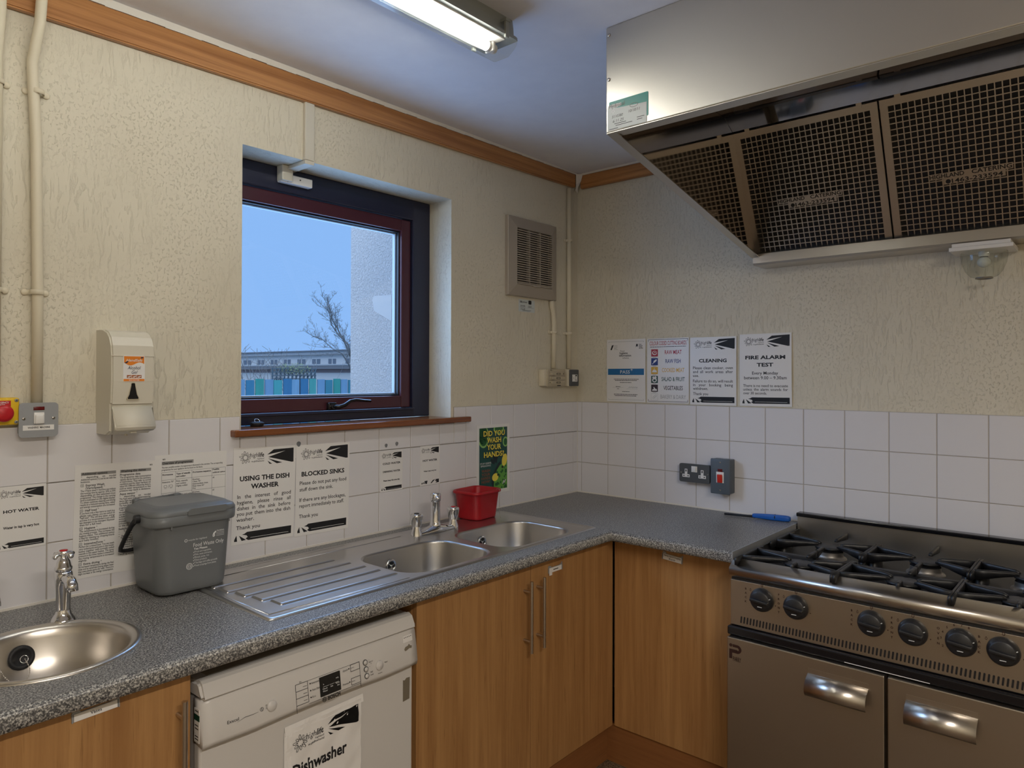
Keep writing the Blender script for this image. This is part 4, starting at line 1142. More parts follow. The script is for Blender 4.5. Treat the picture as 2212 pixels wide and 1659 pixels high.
def logo(mb, x0, y, size, mi=0, z=PZ):
    """petal burst with the club name beside it"""
    R = size
    star(mb, x0+R, y, R, mi, z)
    mb.text('high', x0+R*1.75, y+R*.02, R*.95, z, R*1.32, 'L', 0, .15, mi)
    mb.text('life', x0+R*3.12, y+R*.02, R*.95, z, R*.98, 'L', .02, .15, mi)
    mb.text('highland', x0+R*4.1, y-R*.36, R*.34, z, R*1.15, 'R', 0, .1, mi)
    mb.text('na gàidhealtachd', x0+R*4.1, y-R*.72, R*.34, z, R*2.1, 'R', .01, .1, mi)

def just(mb, words, x0, x1, y, size, z=PZ, mi=0, bold=0):
    """a justified line: words spread from x0 to x1"""
    ws = words.split(' '); lens = [textmesh(w, size, bold, 0)[2] for w in ws]
    k = min(1, (x1-x0)*.97/(sum(lens)+.18*size*(len(ws)-1)))
    gap = ((x1-x0)-sum(lens)*k)/max(1, len(ws)-1)
    x = x0
    for w, l in zip(ws, lens):
        mb.text(w, x, y, size, z, l*k, 'L', bold, 0, mi); x += l*k+gap

def club_notice(name, label, place, w, h, tilt, head, body, group='club notices with a black banner', curl=.0, small=False, broken=False, hs=.088):
    o = paper(name, label, 'notice', place, w, h, tilt, group, curl)
    mb = MB()
    X = lambda u: -w/2+u*w
    Y = lambda v: v*h
    if small:
        swoosh(mb, X(.50), X(.95), Y(.80), Y(.955))
    else:
        swoosh(mb, X(.525), X(.965), Y(.815), Y(.975))
    fit_curl(mb, h, curl); obj('banner', mb, ['ink', 'paper'], o); mb = MB()
    if small: logo(mb, X(.05), Y(.88), w*.105)
    else: logo(mb, X(.085), Y(.895), w*.095)
    fit_curl(mb, h, curl); obj('logo', mb, ['ink', 'paper'], o); mb = MB()
    footer(mb, X(.05), X(.96), Y(.035), Y(.125), 0, PZ, broken)
    fit_curl(mb, h, curl); obj('footer_band', mb, ['ink', 'paper'], o)
    mb = MB()
    for s, v, ww in head: mb.text(s, 0, Y(v), h*hs*.78, PZ, ww*w, 'C', .036)
    fit_curl(mb, h, curl); obj('heading_text', mb, 'ink', o); mb = MB()
    for q in body:
        kind, s, v, sz = q[:4]
        if kind == 'J': just(mb, s, X(.07), X(.93), Y(v), sz*h, PZ, 0, .010)
        elif kind == 'L': mb.text(s, X(.07), Y(v), sz*h, PZ, None, 'L', .010, maxw=w*.86) if len(q) < 5 else mb.text(s, X(.07), Y(v), sz*h, PZ, q[4]*w, 'L', .010)
        elif kind == 'C': mb.text(s, 0, Y(v), sz*h, PZ, q[4]*w if len(q) > 4 else None, 'C', q[5] if len(q) > 5 else .010)
    fit_curl(mb, h, curl)
    obj('body_text', mb, 'ink', o)
    return o

OFF = .0064
def notices():
    A4 = (.210, .2975)
    club_notice('notice', 'BLOCKED SINKS notice taped to the tiles behind the drainer', ('w', -1.502, .953, OFF), .214, .300, -1.0,
                [('BLOCKED SINKS', .655, .80)],
                [('L', 'Please do not put any food', .560, .058, .87), ('L', 'stuff down the sink.', .490, .058, .61), ('L', 'If there are any blockages,', .375, .058, .86), ('L', 'report immediately to staff.', .310, .058, .83), ('L', 'Thank you', .195, .058, .34)], curl=.002)
    club_notice('notice', 'USING THE DISH WASHER notice on the tiles half behind the grey bin', ('w', -1.722, .9615, OFF), .216, .2975, -1.6,
                [('USING THE DISH', .655, .80), ('WASHER', .570, .45)],
                [('J', 'In the interest of good', .475, .056), ('J', 'hygiene, please rinse all', .415, .056), ('J', 'dishes in the sink before', .355, .056), ('J', 'you put them into the dish', .298, .056), ('L', 'washer.', .238, .056, .27), ('L', 'Thank you', .155, .056, .37)], curl=.003)
    club_notice('notice', 'small COLD WATER sign reading DRINKING WATER on the tiles left of the mixer tap', ('w', -1.1985, 1.057, OFF), .106, .1495, 0,
                [('COLD WATER', .665, .80)], [('C', 'DRINKING WATER', .47, .060, .78, .040), ('C', 'Please keep this area tidy', .255, .046, .74, .045)], 'small water signs', 0, True, hs=.085)
    club_notice('notice', 'small HOT WATER sign with a broken footer bar behind the mixer tap', ('w', -1.0045, 1.0575, OFF), .104, .1535, 0,
                [('HOT WATER', .605, .74)], [('C', 'Water in tap is very hot', .345, .044, .64, .045)], 'small water signs', 0, True, True, hs=.085)
    club_notice('notice', 'HOT WATER sign above the round basin cut by the photo edge', ('w', -2.3765, 1.056, OFF), .106, .156, 0,
                [('HOT WATER', .585, .72)], [('C', 'Water in tap is very hot', .335, .055, .72, .035)], 'small water signs', 0, True, hs=.082)
    club_notice('notice', 'CLEANING notice on the plaster, third from the corner', ('c', -.716, 1.361, .003), .211, .2955, 0,
                [('CLEANING', .630, .60)],
                [('J', 'Please clean cooker, oven', .528, .058), ('J', 'and all work areas after', .471, .058), ('L', 'use.', .414, .058, .13), ('J', 'Failure to do so, will result', .334, .058), ('J', 'in your booking being', .277, .058), ('L', 'withdrawn.', .222, .058, .33), ('L', 'Thank you', .145, .058, .33)], curl=.002)
    club_notice('notice', 'FIRE ALARM TEST notice on the plaster, furthest from the corner', ('c', -.944, 1.363, .003), .214, .300, .3,
                [('FIRE ALARM', .650, .77), ('TEST', .548, .32)],
                [('C', 'Every Monday', .437, .060, .50), ('C', 'between 9.00 – 9.30am', .372, .060, .82), ('J', 'There is no need to evacuate', .266, .052), ('J', 'unless the alarm sounds for', .215, .052), ('L', 'over 30 seconds.', .163, .052, .46)], curl=.003)
    # food hygiene certificate
    w, h = .210, .296
    o = paper('certificate', 'food hygiene certificate with a blue PASS band nearest the corner', 'certificate', ('c', -.283, 1.364, .003), w, h, 0, None, .002)
    mb = MB(); X = lambda u: -w/2+u*w; Y = lambda v: v*h
    B = (.045, .955, .03, .965)
    mb.prism([(X(B[0]), Y(B[2])), (X(B[1]), Y(B[2])), (X(B[1]), Y(B[3])), (X(B[0]), Y(B[3]))], PZ-.0001, PZ, 1, False, None, [[(X(B[0]+.006), Y(B[2]+.004)), (X(B[1]-.006), Y(B[2]+.004)), (X(B[1]-.006), Y(B[3]-.004)), (X(B[0]+.006), Y(B[3]-.004))]])
    mb.box(X(.035), X(.965), Y(.43), Y(.53), PZ-.0001, PZ+.0001, 2)
    mb.text('PASS', X(.36), Y(.452), h*.075, PZ+.0003, .25*w, 'L', .008, 0, 3)
    T = lambda k: 2*pi*k/8
    mb.prism([(X(.655)+(.008 if k % 2 == 0 else .002)*cos(T(k)), Y(.513)+(.008 if k % 2 == 0 else .002)*sin(T(k))) for k in range(8)], PZ+.0001, PZ+.0003, 3)
    mb.prism([(X(.095), Y(.835)), (X(.13), Y(.83)), (X(.165), Y(.885)), (X(.18), Y(.915)), (X(.13), Y(.905)), (X(.115), Y(.87))], PZ-.0001, PZ)
    for k, u1 in enumerate((.29, .26, .28, .28)): mb.box(X(.19), X(u1), Y(.838+.02*k), Y(.8415+.02*k), PZ-.0001, PZ)
    mb.prism([(X(.755), Y(.868)), (X(.765), Y(.915)), (X(.79), Y(.925)), (X(.81), Y(.905)), (X(.80), Y(.868)), (X(.785), Y(.89))], PZ-.0001, PZ)
    for k, (s_, ww) in enumerate([('Food', .06), ('Standards', .09), ('Scotland', .08), ('Inbhe Bidh', .10)]): mb.text(s_, X(.835), Y(.905-.02*k), h*.024, PZ, ww*w, 'L', .03)
    mb.text('Food', X(.36), Y(.80), h*.036, PZ, .10*w); mb.text('hygiene', X(.34), Y(.765), h*.046, PZ, .21*w, 'L', .02); mb.text('information', X(.33), Y(.725), h*.046, PZ, .31*w, 'L', .02); mb.text('scheme', X(.42), Y(.69), h*.036, PZ, .16*w)
    for v, a, b in ((.358, .19, .83), (.338, .22, .80), (.305, .35, .65), (.115, .19, .80), (.093, .21, .77)): greek(mb, X(a), X(b), Y(v), h*.011)
    mb.box(X(.16), X(.44), Y(.228), Y(.2295), PZ-.0001, PZ); mb.box(X(.52), X(.80), Y(.208), Y(.2095), PZ-.0001, PZ)
    greek(mb, X(.24), X(.36), Y(.238), h*.011); greek(mb, X(.27), X(.34), Y(.205), h*.009); mb.tube([(X(.58+.02*k), Y(.222+.018*abs(sin(k*1.9))), PZ-.0004) for k in range(12)], .0007, 5)
    greek(mb, X(.41), X(.60), Y(.160), h*.010)
    fit_curl(mb, h, .002)
    obj('printed_text', mb, ['ink', 'paper_grey', 'passblue', 'ink_white'], o)
    # cutting-board chart
    w, h = .208, .2945
    o = paper('chart', 'COLOUR CODED CUTTING BOARDS chart on the plaster, second from the corner', 'chart', ('c', -.501, 1.364, .003), w, h, 0, None, .001)
    mb = MB()
    B = (.025, .975, .02, .985)
    mb.prism([(X(B[0]), Y(B[2])), (X(B[1]), Y(B[2])), (X(B[1]), Y(B[3])), (X(B[0]), Y(B[3]))], PZ-.0001, PZ, 0, False, None, [[(X(B[0]+.008), Y(B[2]+.006)), (X(B[1]-.008), Y(B[2]+.006)), (X(B[1]-.008), Y(B[3]-.006)), (X(B[0]+.008), Y(B[3]-.006))]])
    mb.text('COLOUR CODED CUTTING BOARDS', 0, Y(.895), h*.088, PZ, .88*w, 'C', .012, 0, 1)
    greek(mb, X(.07), X(.93), Y(.865), h*.010)
    rows = [('RAW MEAT', 1, .775, .40), ('RAW FISH', 2, .638, .36), ('COOKED MEAT', 3, .50, .53), ('SALAD & FRUIT', 4, .362, .55), ('VEGETABLES', 5, .226, .46), ('BAKERY & DAIRY', 7, .09, .60)]
    for s_, mi, v, ww in rows:
        mb.text(s_, X(.63), Y(v-.022), h*.088, PZ, ww*w, 'C', .012 if mi != 7 else -.004, 0, mi if mi != 7 else 6)
        x0, x1, y0, y1 = X(.10), X(.265), Y(v-.055), Y(v+.057)
        if mi == 7: mb.prism([(x0, y0), (x1, y0), (x1, y1), (x0, y1)], PZ-.0001, PZ, 6, False, None, [[(x0+.0006, y0+.0006), (x1-.0006, y0+.0006), (x1-.0006, y1-.0006), (x0+.0006, y1-.0006)]])
        else: mb.box(x0, x1, y0, y1, PZ-.0001, PZ, mi)
        mb.box(x0+.008, x1-.008, y0-.004, y0-.0028, PZ-.0001, PZ, 0)
        cx, cy = (x0+x1)/2, (y0+y1)/2; z1 = PZ+.0002
        wh = 8
        if mi == 1: mb.prism(circ(cx, cy, .0125, 22, .0095), PZ, z1, wh, False, None, [circ(cx+.001, cy+.001, .0095, 22, .0065)]); mb.prism(circ(cx+.002, cy+.002, .004, 12, .002), PZ, z1, wh)
        elif mi == 2: mb.prism([(cx-.012, cy-.010), (cx-.006, cy-.004), (cx-.004, cy+.004), (cx+.008, cy+.011), (cx+.012, cy+.009), (cx+.009, cy+.002), (cx, cy-.004), (cx-.006, cy-.007), (cx-.010, cy-.013)], PZ, z1, wh)
        elif mi == 3: mb.prism([(cx-.013, cy-.008), (cx+.013, cy-.008), (cx+.010, cy), (cx+.002, cy+.005), (cx-.008, cy+.003)], PZ, z1, wh); mb.box(cx-.002, cx, cy+.006, cy+.013, PZ, z1, wh)
        elif mi == 4: mb.prism(circ(cx, cy-.003, .012, 20, .010), PZ, z1, wh, False, None, [circ(cx, cy-.004, .007, 16, .005)]); mb.prism(circ(cx-.006, cy+.009, .005, 10), PZ, z1, wh); mb.prism(circ(cx+.005, cy+.009, .006, 10), PZ, z1, wh)
        elif mi == 5: mb.prism([(cx-.013, cy-.012), (cx+.013, cy-.012), (cx+.011, cy-.004), (cx+.003, cy-.002), (cx-.002, cy+.006), (cx-.006, cy+.004), (cx-.003, cy-.003), (cx-.010, cy-.005)], PZ, z1, wh)
        else:
            for k in range(3): mb.prism(circ(cx-.005+.006*k, cy-.004+.005*k, .005, 14), PZ-.0001, PZ, 6, False, None, [circ(cx-.005+.006*k, cy-.004+.005*k, .0042, 14)])
    fit_curl(mb, h, .001)
    obj('printed_text', mb, ['ink', 'pred', 'pblue', 'pyel', 'pgreen', 'pbrown', 'paper_grey', 'paper_grey', 'paper'], o)
    # hand washing poster
    w, h = .212, .299
    o = paper('poster', 'green DID YOU WASH YOUR HANDS poster on the tiles behind the red tub', 'poster', ('w', -.632, .9765, OFF), w, h, 0, None, 0)
    mb = MB(); X = lambda u: -w/2+u*w; Y = lambda v: v*h
    x0, x1, y0, y1 = X(.075), X(.925), Y(.055), Y(.955); z = PZ
    mb.box(x0, x1, y0, y1, z-.0001, z, 0)
    def clip(pts): return [(min(x1, max(x0, p[0])), min(y1, max(y0, p[1]))) for p in pts]
    def blob(u, v, r, r2, mi, dz, rot=0):
        pts = circ(0, 0, r, 28, r2); c, s_ = cos(rot), sin(rot)
        q = clip([(X(u)+p[0]*c-p[1]*s_, Y(v)+p[0]*s_+p[1]*c) for p in pts])
        d = [q[0]]
        for p in q[1:]:
            if abs(p[0]-d[-1][0])+abs(p[1]-d[-1][1]) > 1e-6: d.append(p)
        mb.prism(d, z, z+dz, mi)
    blob(.20, .83, .034, .047, 3, .0001); blob(.20, .83, .027, .039, 2, .0002); blob(.17, .87, .03, .04, 2, .0002)
    blob(.66, .93, .034, .022, 3, .0001); blob(.66, .935, .026, .017, 2, .0002)
    blob(.87, .735, .018, .022, 3, .0001); blob(.87, .735, .012, .0155, 2, .0002)
    hill = [(X(.925), Y(.055)), (X(.925), Y(.44)), (X(.80), Y(.43)), (X(.70), Y(.40)), (X(.61), Y(.34)), (X(.55), Y(.27)), (X(.52), Y(.20)), (X(.51), Y(.055))]
    sh = [(p[0]-.012, p[1]) for p in hill[2:]]
    mb.prism(list(reversed([(X(.93)-.01, Y(.055)), (X(.75), Y(.48))]+sh)) if False else [(X(.5), Y(.055)), (X(.72), Y(.055)), (X(.72), Y(.46)), (X(.64), Y(.43)), (X(.55), Y(.35)), (X(.47), Y(.26)), (X(.44), Y(.15))], z, z+.0001, 4)
    mb.prism(hill, z+.0001, z+.0003, 1)
    rnd = random.Random(5)
    for k in range(34):
        u = rnd.uniform(.56, .90); v = rnd.uniform(.07, .40)
        if (u-.9)**2/.15+(v-.05)**2/.14 > 1: continue
        r = rnd.uniform(.004, .008)
        mb.prism([(X(u)+r*cos(a+k), Y(v)+r*sin(a+k)) for a in (0, 1.2, 2.6, 3.9, 5.2)], z+.0003, z+.0004, 2)
    blob(.545, .505, .010, .022, 4, .0002, .5); blob(.475, .465, .008, .016, 4, .0002, .9); blob(.61, .53, .006, .014, 4, .0002, -.2)
    blob(.84, .47, .0165, .027, 5, .0006, -.25); blob(.84, .47, .0125, .022, 6, .0007, -.25); blob(.775, .37, .006, .0055, 7, .0008)
    blob(.555, .235, .0205, .0165, 5, .0006, .3); blob(.555, .235, .0165, .0125, 6, .0007, .3); blob(.635, .265, .005, .0055, 7, .0008)
    for k in range(2): mb.prism([(X(.775)+.011*k, Y(.125)+.004*k), (X(.795)+.011*k, Y(.12)+.004*k), (X(.835)+.011*k, Y(.165)+.004*k), (X(.815)+.011*k, Y(.172)+.004*k)], z+.0004, z+.0005, 9)
    # lettering: yellow on a dark brown shadow
    for i, (s_, ww, v, xo) in enumerate([('DID YOU', .66, .838, .52), ('WASH', .44, .740, .515), ('YOUR', .44, .640, .515), ('HANDS?', .62, .535, .515)]):
        mb.text(s_, X(xo)-.0016, Y(v)-.0022, h*.105, z+.0004, ww*w, 'C', .055, 0, 7)
        mb.text(s_, X(xo), Y(v), h*.105, z+.0006, ww*w*.985, 'C', .028, 0, 5)
    mb.text('STOP GERMS', X(.10), Y(.438), h*.036, z+.0003, .33*w, 'L', .0, 0, 9); mb.text('SPREADING', X(.115), Y(.403), h*.036, z+.0003, .30*w, 'L', .0, 0, 9)
    for i, s_ in enumerate(['WASH', 'YOUR', 'HANDS', 'NOW!']): mb.text(s_, X(.27), Y(.325-.052*i), h*.055, z+.0003, (.25, .25, .27, .25)[i]*w, 'C', .008, 0, 8)
    obj('printed_picture', mb, ['poster_green', 'poster_lime', 'poster_dark', 'poster_pale', 'poster_shadow', 'poster_yellow', 'poster_yellow', 'ink', 'poster_brown', 'ink_white'], o)
    instructions()
    door_notice()

def greek(mb, x0, x1, y, hh, mi=0, z=PZ):
    """a line of print too small to read: a row of word-length dashes"""
    r = random.Random(int((x0+y)*1e5)); x = x0
    while x < x1-hh:
        l = min(x1-x, hh*r.uniform(1.2, 4)); mb.box(x, x+l, y, y+hh*.8, z-.0001, z, mi); x += l+hh*.45

def densify(mb, maxlen):
    bm = bmesh.new(); vs = [bm.verts.new(p) for p in mb.v]
    lay = []
    for f, mi in zip(mb.f, mb.mi):
        try: q = bm.faces.new([vs[i] for i in f]); q.material_index = mi
        except ValueError: pass
    bmesh.ops.triangulate(bm, faces=bm.faces[:])
    for _ in range(5):
        es = [e for e in bm.edges if e.calc_length() > maxlen]
        if not es: break
        bmesh.ops.subdivide_edges(bm, edges=es, cuts=1); bmesh.ops.triangulate(bm, faces=[f for f in bm.faces if len(f.verts) > 3])
    bm.verts.index_update()
    mb.v = [v.co[:] for v in bm.verts]; mb.f = [tuple(v.index for v in f.verts) for f in bm.faces]; mb.mi = [f.material_index for f in bm.faces]; mb.sm = [False]*len(mb.f); bm.free()

def para(mb, lines, x0, x1, y, size, lead, last=.6):
    for i, s in enumerate(lines):
        if i == len(lines)-1: mb.text(s, x0, y, size, PZ, None, 'L', .02, 0, 0, maxw=(x1-x0))
        else: just(mb, s, x0, x1, y, size, PZ, 0, .02)
        y -= lead
    return y

def instructions():
    w, h = .209, .2955
    o = paper('instruction_sheet', 'two-column instruction sheet headed Additional options on the tiles behind the bin', 'instruction sheet', ('w', -2.1595, .952, OFF), w, h, -1.1)
    mb = MB(); X = lambda u: -w/2+u*w; Y = lambda v: v*h
    a0, a1, b0, b1 = X(.07), X(.48), X(.53), X(.92); fs = h*.0235; ld = h*.0205
    mb.text('en', X(.90), Y(.955), h*.028, PZ, None, 'L', .02)
    mb.box(a0, a1, Y(.905), Y(.932), PZ-.0001, PZ, 1); mb.text('Additional options', a0+.002, Y(.911), h*.028, PZ+.0002, None, 'L', .025)
    mb.box(b0, b1, Y(.905), Y(.932), PZ-.0001, PZ, 1); mb.text('Washing the dishes', b0+.002, Y(.911), h*.028, PZ+.0002, None, 'L', .025)
    y = para(mb, ['* depending on model', 'Additional options [ 3 ] can be set with the', 'buttons.'], a0, a1, Y(.882), fs, ld)
    def sec(title, lines, y, icon=True):
        y -= h*.012
        if icon: mb.prism(rrect(a0, a0+.0075, y-.001, y+.0065, .0015, 2), PZ-.0001, PZ, 0, False, None, [rrect(a0+.0008, a0+.0067, y-.0002, y+.0057, .001, 2)]); mb.prism(circ(a0+.0037, y+.0028, .0018, 10), PZ-.0001, PZ, 0, False, None, [circ(a0+.0037, y+.0028, .0011, 10)])
        for tl in title:
            mb.text(tl, a0+.012, y, h*.027, PZ, None, 'L', .025); y -= h*.025
        return para(mb, lines, a0, a1, y+h*.003, fs, ld)
    y = sec(['Express Wash', '(VarioSpeed) *'], ['The >>Save time<< function can reduce', 'the running time by approx. 20% to 50%', 'depending on the selected rinse', 'programme. The change in the running', 'time is indicated on the digital display.', 'To obtain optimum cleaning and drying', 'results at a reduced running time, water', 'and energy consumption are increased.'], y)
    y = sec(['Half load *'], ['If you have only a few items to wash (e.g.', 'glasses, cups, plates), you can switch to', '“half load”. This will save water, energy', 'and time. It is recommended to put a little', 'less detergent in the detergent dispenser', 'than for a full load.'], y)
    y = sec(['Hygiene *'], ['The temperature is increased during', 'the rinsing process. This increases the', 'hygiene status. This additional option', 'is ideal for cleaning e.g. chopping boards', 'and baby bottles.'], y)
    y = sec(['IntensiveZone *'], ['Perfect for a mixed load. You can wash', 'very soiled pots and pans in the lower', 'basket together with normally soiled', 'utensils in the upper basket. The spray', 'pressure in the lower basket is intensified,', 'the rinsing temperature is increased', 'slightly.'], y)
    y = sec(['Extra drying *'], ['An increased temperature during the final', 'rinse and an extended drying phase mean', 'that even plastic parts dry well. There is a', 'slight increase in the energy consumption.'], y)
    def sb(title, lines, y):
        y -= h*.010; mb.text(title, b0, y, h*.027, PZ, None, 'L', .025, maxw=b1-b0); return para(mb, lines, b0, b1, y-h*.023, fs, ld)
    y = sb('Programme data', ['The programme data (consumption', 'values) can be found in the summary', 'of instructions. They refer to normal', 'conditions and the water hardness set', 'value H:0. Different influencing factors,', 'such as water temperature or line', 'pressure may result in deviations.'], Y(.888))
    y = sb('Aqua sensor *', ['* depending on model', 'The Aqua sensor is an optical measuring', 'device (light barrier) which measures the', 'turbidity of the rinsing water.', 'The Aqua sensor is used according to the', 'programme. If the Aqua sensor is active,', '“clean” rinsing water can be transferred to', 'the next rinse bath and water consumption', 'can be reduced by 3–6 litres. If the', 'turbidity is greater, the water is drained', 'and is replaced with fresh water. In the', 'automatic programmes, the temperature', 'and running time can also be adjusted', 'to the degree of soiling.'], y)
    y = sb('Switching on the appliance', ['–  Turn on the tap fully.', '–  Close the door.', '–  Switch on ON/OFF switch', '    The display of the last selected', '    programme flashes. This', '    programme is selected if no other', '    button [ C ] is pressed.', '    The required programme then', '    flashes on the digital display.', '–  Press the START button.', '    The programme begins running.'], y)
    obj('printed_text', mb, ['ink', 'paper_grey'], o)
    w, h = .212, .300
    o = paper('instruction_sheet', 'instruction sheet headed Overview of programmes with a ruled table behind the bin', 'instruction sheet', ('w', -1.9515, .9575, OFF-.0008), w, h, -.3)
    mb = MB(); X = lambda u: -w/2+u*w; Y = lambda v: v*h
    mb.text('en', X(.10), Y(.952), h*.028, PZ, None, 'L', .02)
    mb.box(X(.09), X(.52), Y(.905), Y(.938), PZ-.0001, PZ, 1); mb.text('Overview of programmes', X(.10), Y(.912), h*.030, PZ+.0002, .40*w, 'L', .025)
    just(mb, 'The max. possible number of programmes is illustrated in this overview. The corresponding', X(.09), X(.94), Y(.875), h*.021, PZ, 0, .02)
    mb.text('programmes for your appliance can be found on the fascia.', X(.09), Y(.852), h*.021, PZ, .56*w, 'L', .02)
    xs = [.09, .275, .50, .785, .985]; ys = [.835, .762, .638, .515, .465, .38, .30, .22, .14]
    for u in xs: mb.box(X(u)-.0003, X(u)+.0003, Y(ys[-1]), Y(ys[0]), PZ-.0001, PZ)
    for v in ys: mb.box(X(xs[0]), X(xs[-1]), Y(v)-.0003, Y(v)+.0003, PZ-.0001, PZ)
    T = lambda s, u, v, sz=.021, b=.02: mb.text(s, X(u), Y(v), h*sz, PZ, None, 'L', b)
    T('Programme', .10, .805, .021, .04); T('Type of utensils', .285, .805, .021, .04); T('and soiling', .285, .780, .021, .04); T('Programme sequence', .51, .805, .021, .04); T('Possible', .795, .815, .021, .04); T('additional options', .795, .785, .018, .04)
    T('Intensive 70°', .10, .735); T('Pots, utensils', .285, .735); T('and cutlery', .285, .712); T('Highly soiled', .285, .689)
    for i, s in enumerate(['Prerinse', 'Clean 70°', 'Intermediate rinse', 'Final rinse 65°', 'Dry']): T(s, .51, .735-.0215*i)
    T('all', .795, .735)
    T('Normal 65°', .10, .612); T('Utensils and cutlery', .285, .605); T('Normally soiled', .285, .582)
    for i, s in enumerate(['Prerinse', 'Clean 65°', 'Intermediate rinse', 'Final rinse 65°', 'Dry']): T(s, .51, .612-.0215*i)
    T('all', .795, .612); T('Auto 45°–65°', .10, .488); T('Utensils and cutlery', .285, .492); T('Normally soiled', .285, .471); T('Is optimised according', .51, .497, .019); T('to the soiling by the sensor', .51, .478, .019); T('all', .795, .488)
    for v in (.690, .565, .43):
        for u in ((.12, .195) if v > .5 else (.12,)):
            mb.prism(rrect(X(u), X(u)+.009, Y(v), Y(v)+.007, .002, 2), PZ-.0001, PZ, 0, False, None, [rrect(X(u)+.0007, X(u)+.0083, Y(v)+.0007, Y(v)+.0063, .0015, 2)]); mb.box(X(u)+.001, X(u)+.008, Y(v)-.0025, Y(v)-.0018, PZ-.0001, PZ)
        if v > .5: mb.prism([(X(.175), Y(v)-.002), (X(.178), Y(v)-.002), (X(.192), Y(v)+.008), (X(.189), Y(v)+.008)], PZ-.0001, PZ)
    obj('printed_text', mb, ['ink', 'paper_grey'], o)

def door_notice():
    # crumpled notice taped to the dishwasher door
    w, h = .212, .300
    mb = MB(); nx, ny = 22, 30; vs = []; fs = []
    rnd = lambda x, y: .0016*sin(x*61+y*23)*sin(y*47-x*19)+.0011*sin(x*130+2)*sin(y*90+x*40)+.0006*sin(y*210+x*150)
    zf = lambda x, y: .0035+rnd(x, y)+.0012*((y/h)**2)
    for j in range(ny+1):
        for i in range(nx+1):
            x = -w/2+w*i/nx; y = h*j/ny; yy = y+.004*(x/w)*1.2; vs.append((x, yy, zf(x, y)))
    for j in range(ny):
        for i in range(nx): a = j*(nx+1)+i; fs.append((a, a+1, a+nx+2, a+nx+1))
    mb.add(vs, fs, 0, True)
    o = obj('notice', mb, 'paper'); o.location = (-1.889, -.5862, .362); o.rotation_euler = RB
    tag(o, 'crumpled Dishwasher notice taped to the white dishwasher door', 'notice', 'club notices with a black banner')
    mb = MB(); X = lambda u: -w/2+u*w; Y = lambda v: v*h
    swoosh(mb, X(.52), X(.955), Y(.815), Y(.965)); logo(mb, X(.06), Y(.865), w*.100)
    mb.text('Dishwasher', X(.065), Y(.615), h*.135, PZ, .72*w, 'L', .030)
    densify(mb, .007)
    mb.v = [(x, y+.004*(x/w)*1.2, zf(x, y)+.0007) for x, y, z in mb.v]
    obj('printed_text', mb, 'ink', o)
    mb = MB()
    for k, (u0, v0) in enumerate([(.5, .985)]):
        n = 20
        vs = []
        for i in range(n+1):
            x = X(-.03)+w*1.06*i/n; vs += [(x, Y(.965)+.004*x/w, zf(x, Y(.965))+.0006), (x, Y(1.03)+.004*x/w, .0022)]
        mb.add(vs, [(2*i, 2*i+2, 2*i+3, 2*i+1) for i in range(n)])
    vs = []
    for i in range(21):
        y = Y(.2)+h*.78*i/20; vs += [(X(-.035), y, .0022), (X(.05), y, zf(X(.05), y)+.0008)]
    mb.add(vs, [(2*i, 2*i+1, 2*i+3, 2*i+2) for i in range(20)])
    obj('clear_tape', mb, 'paper', o)
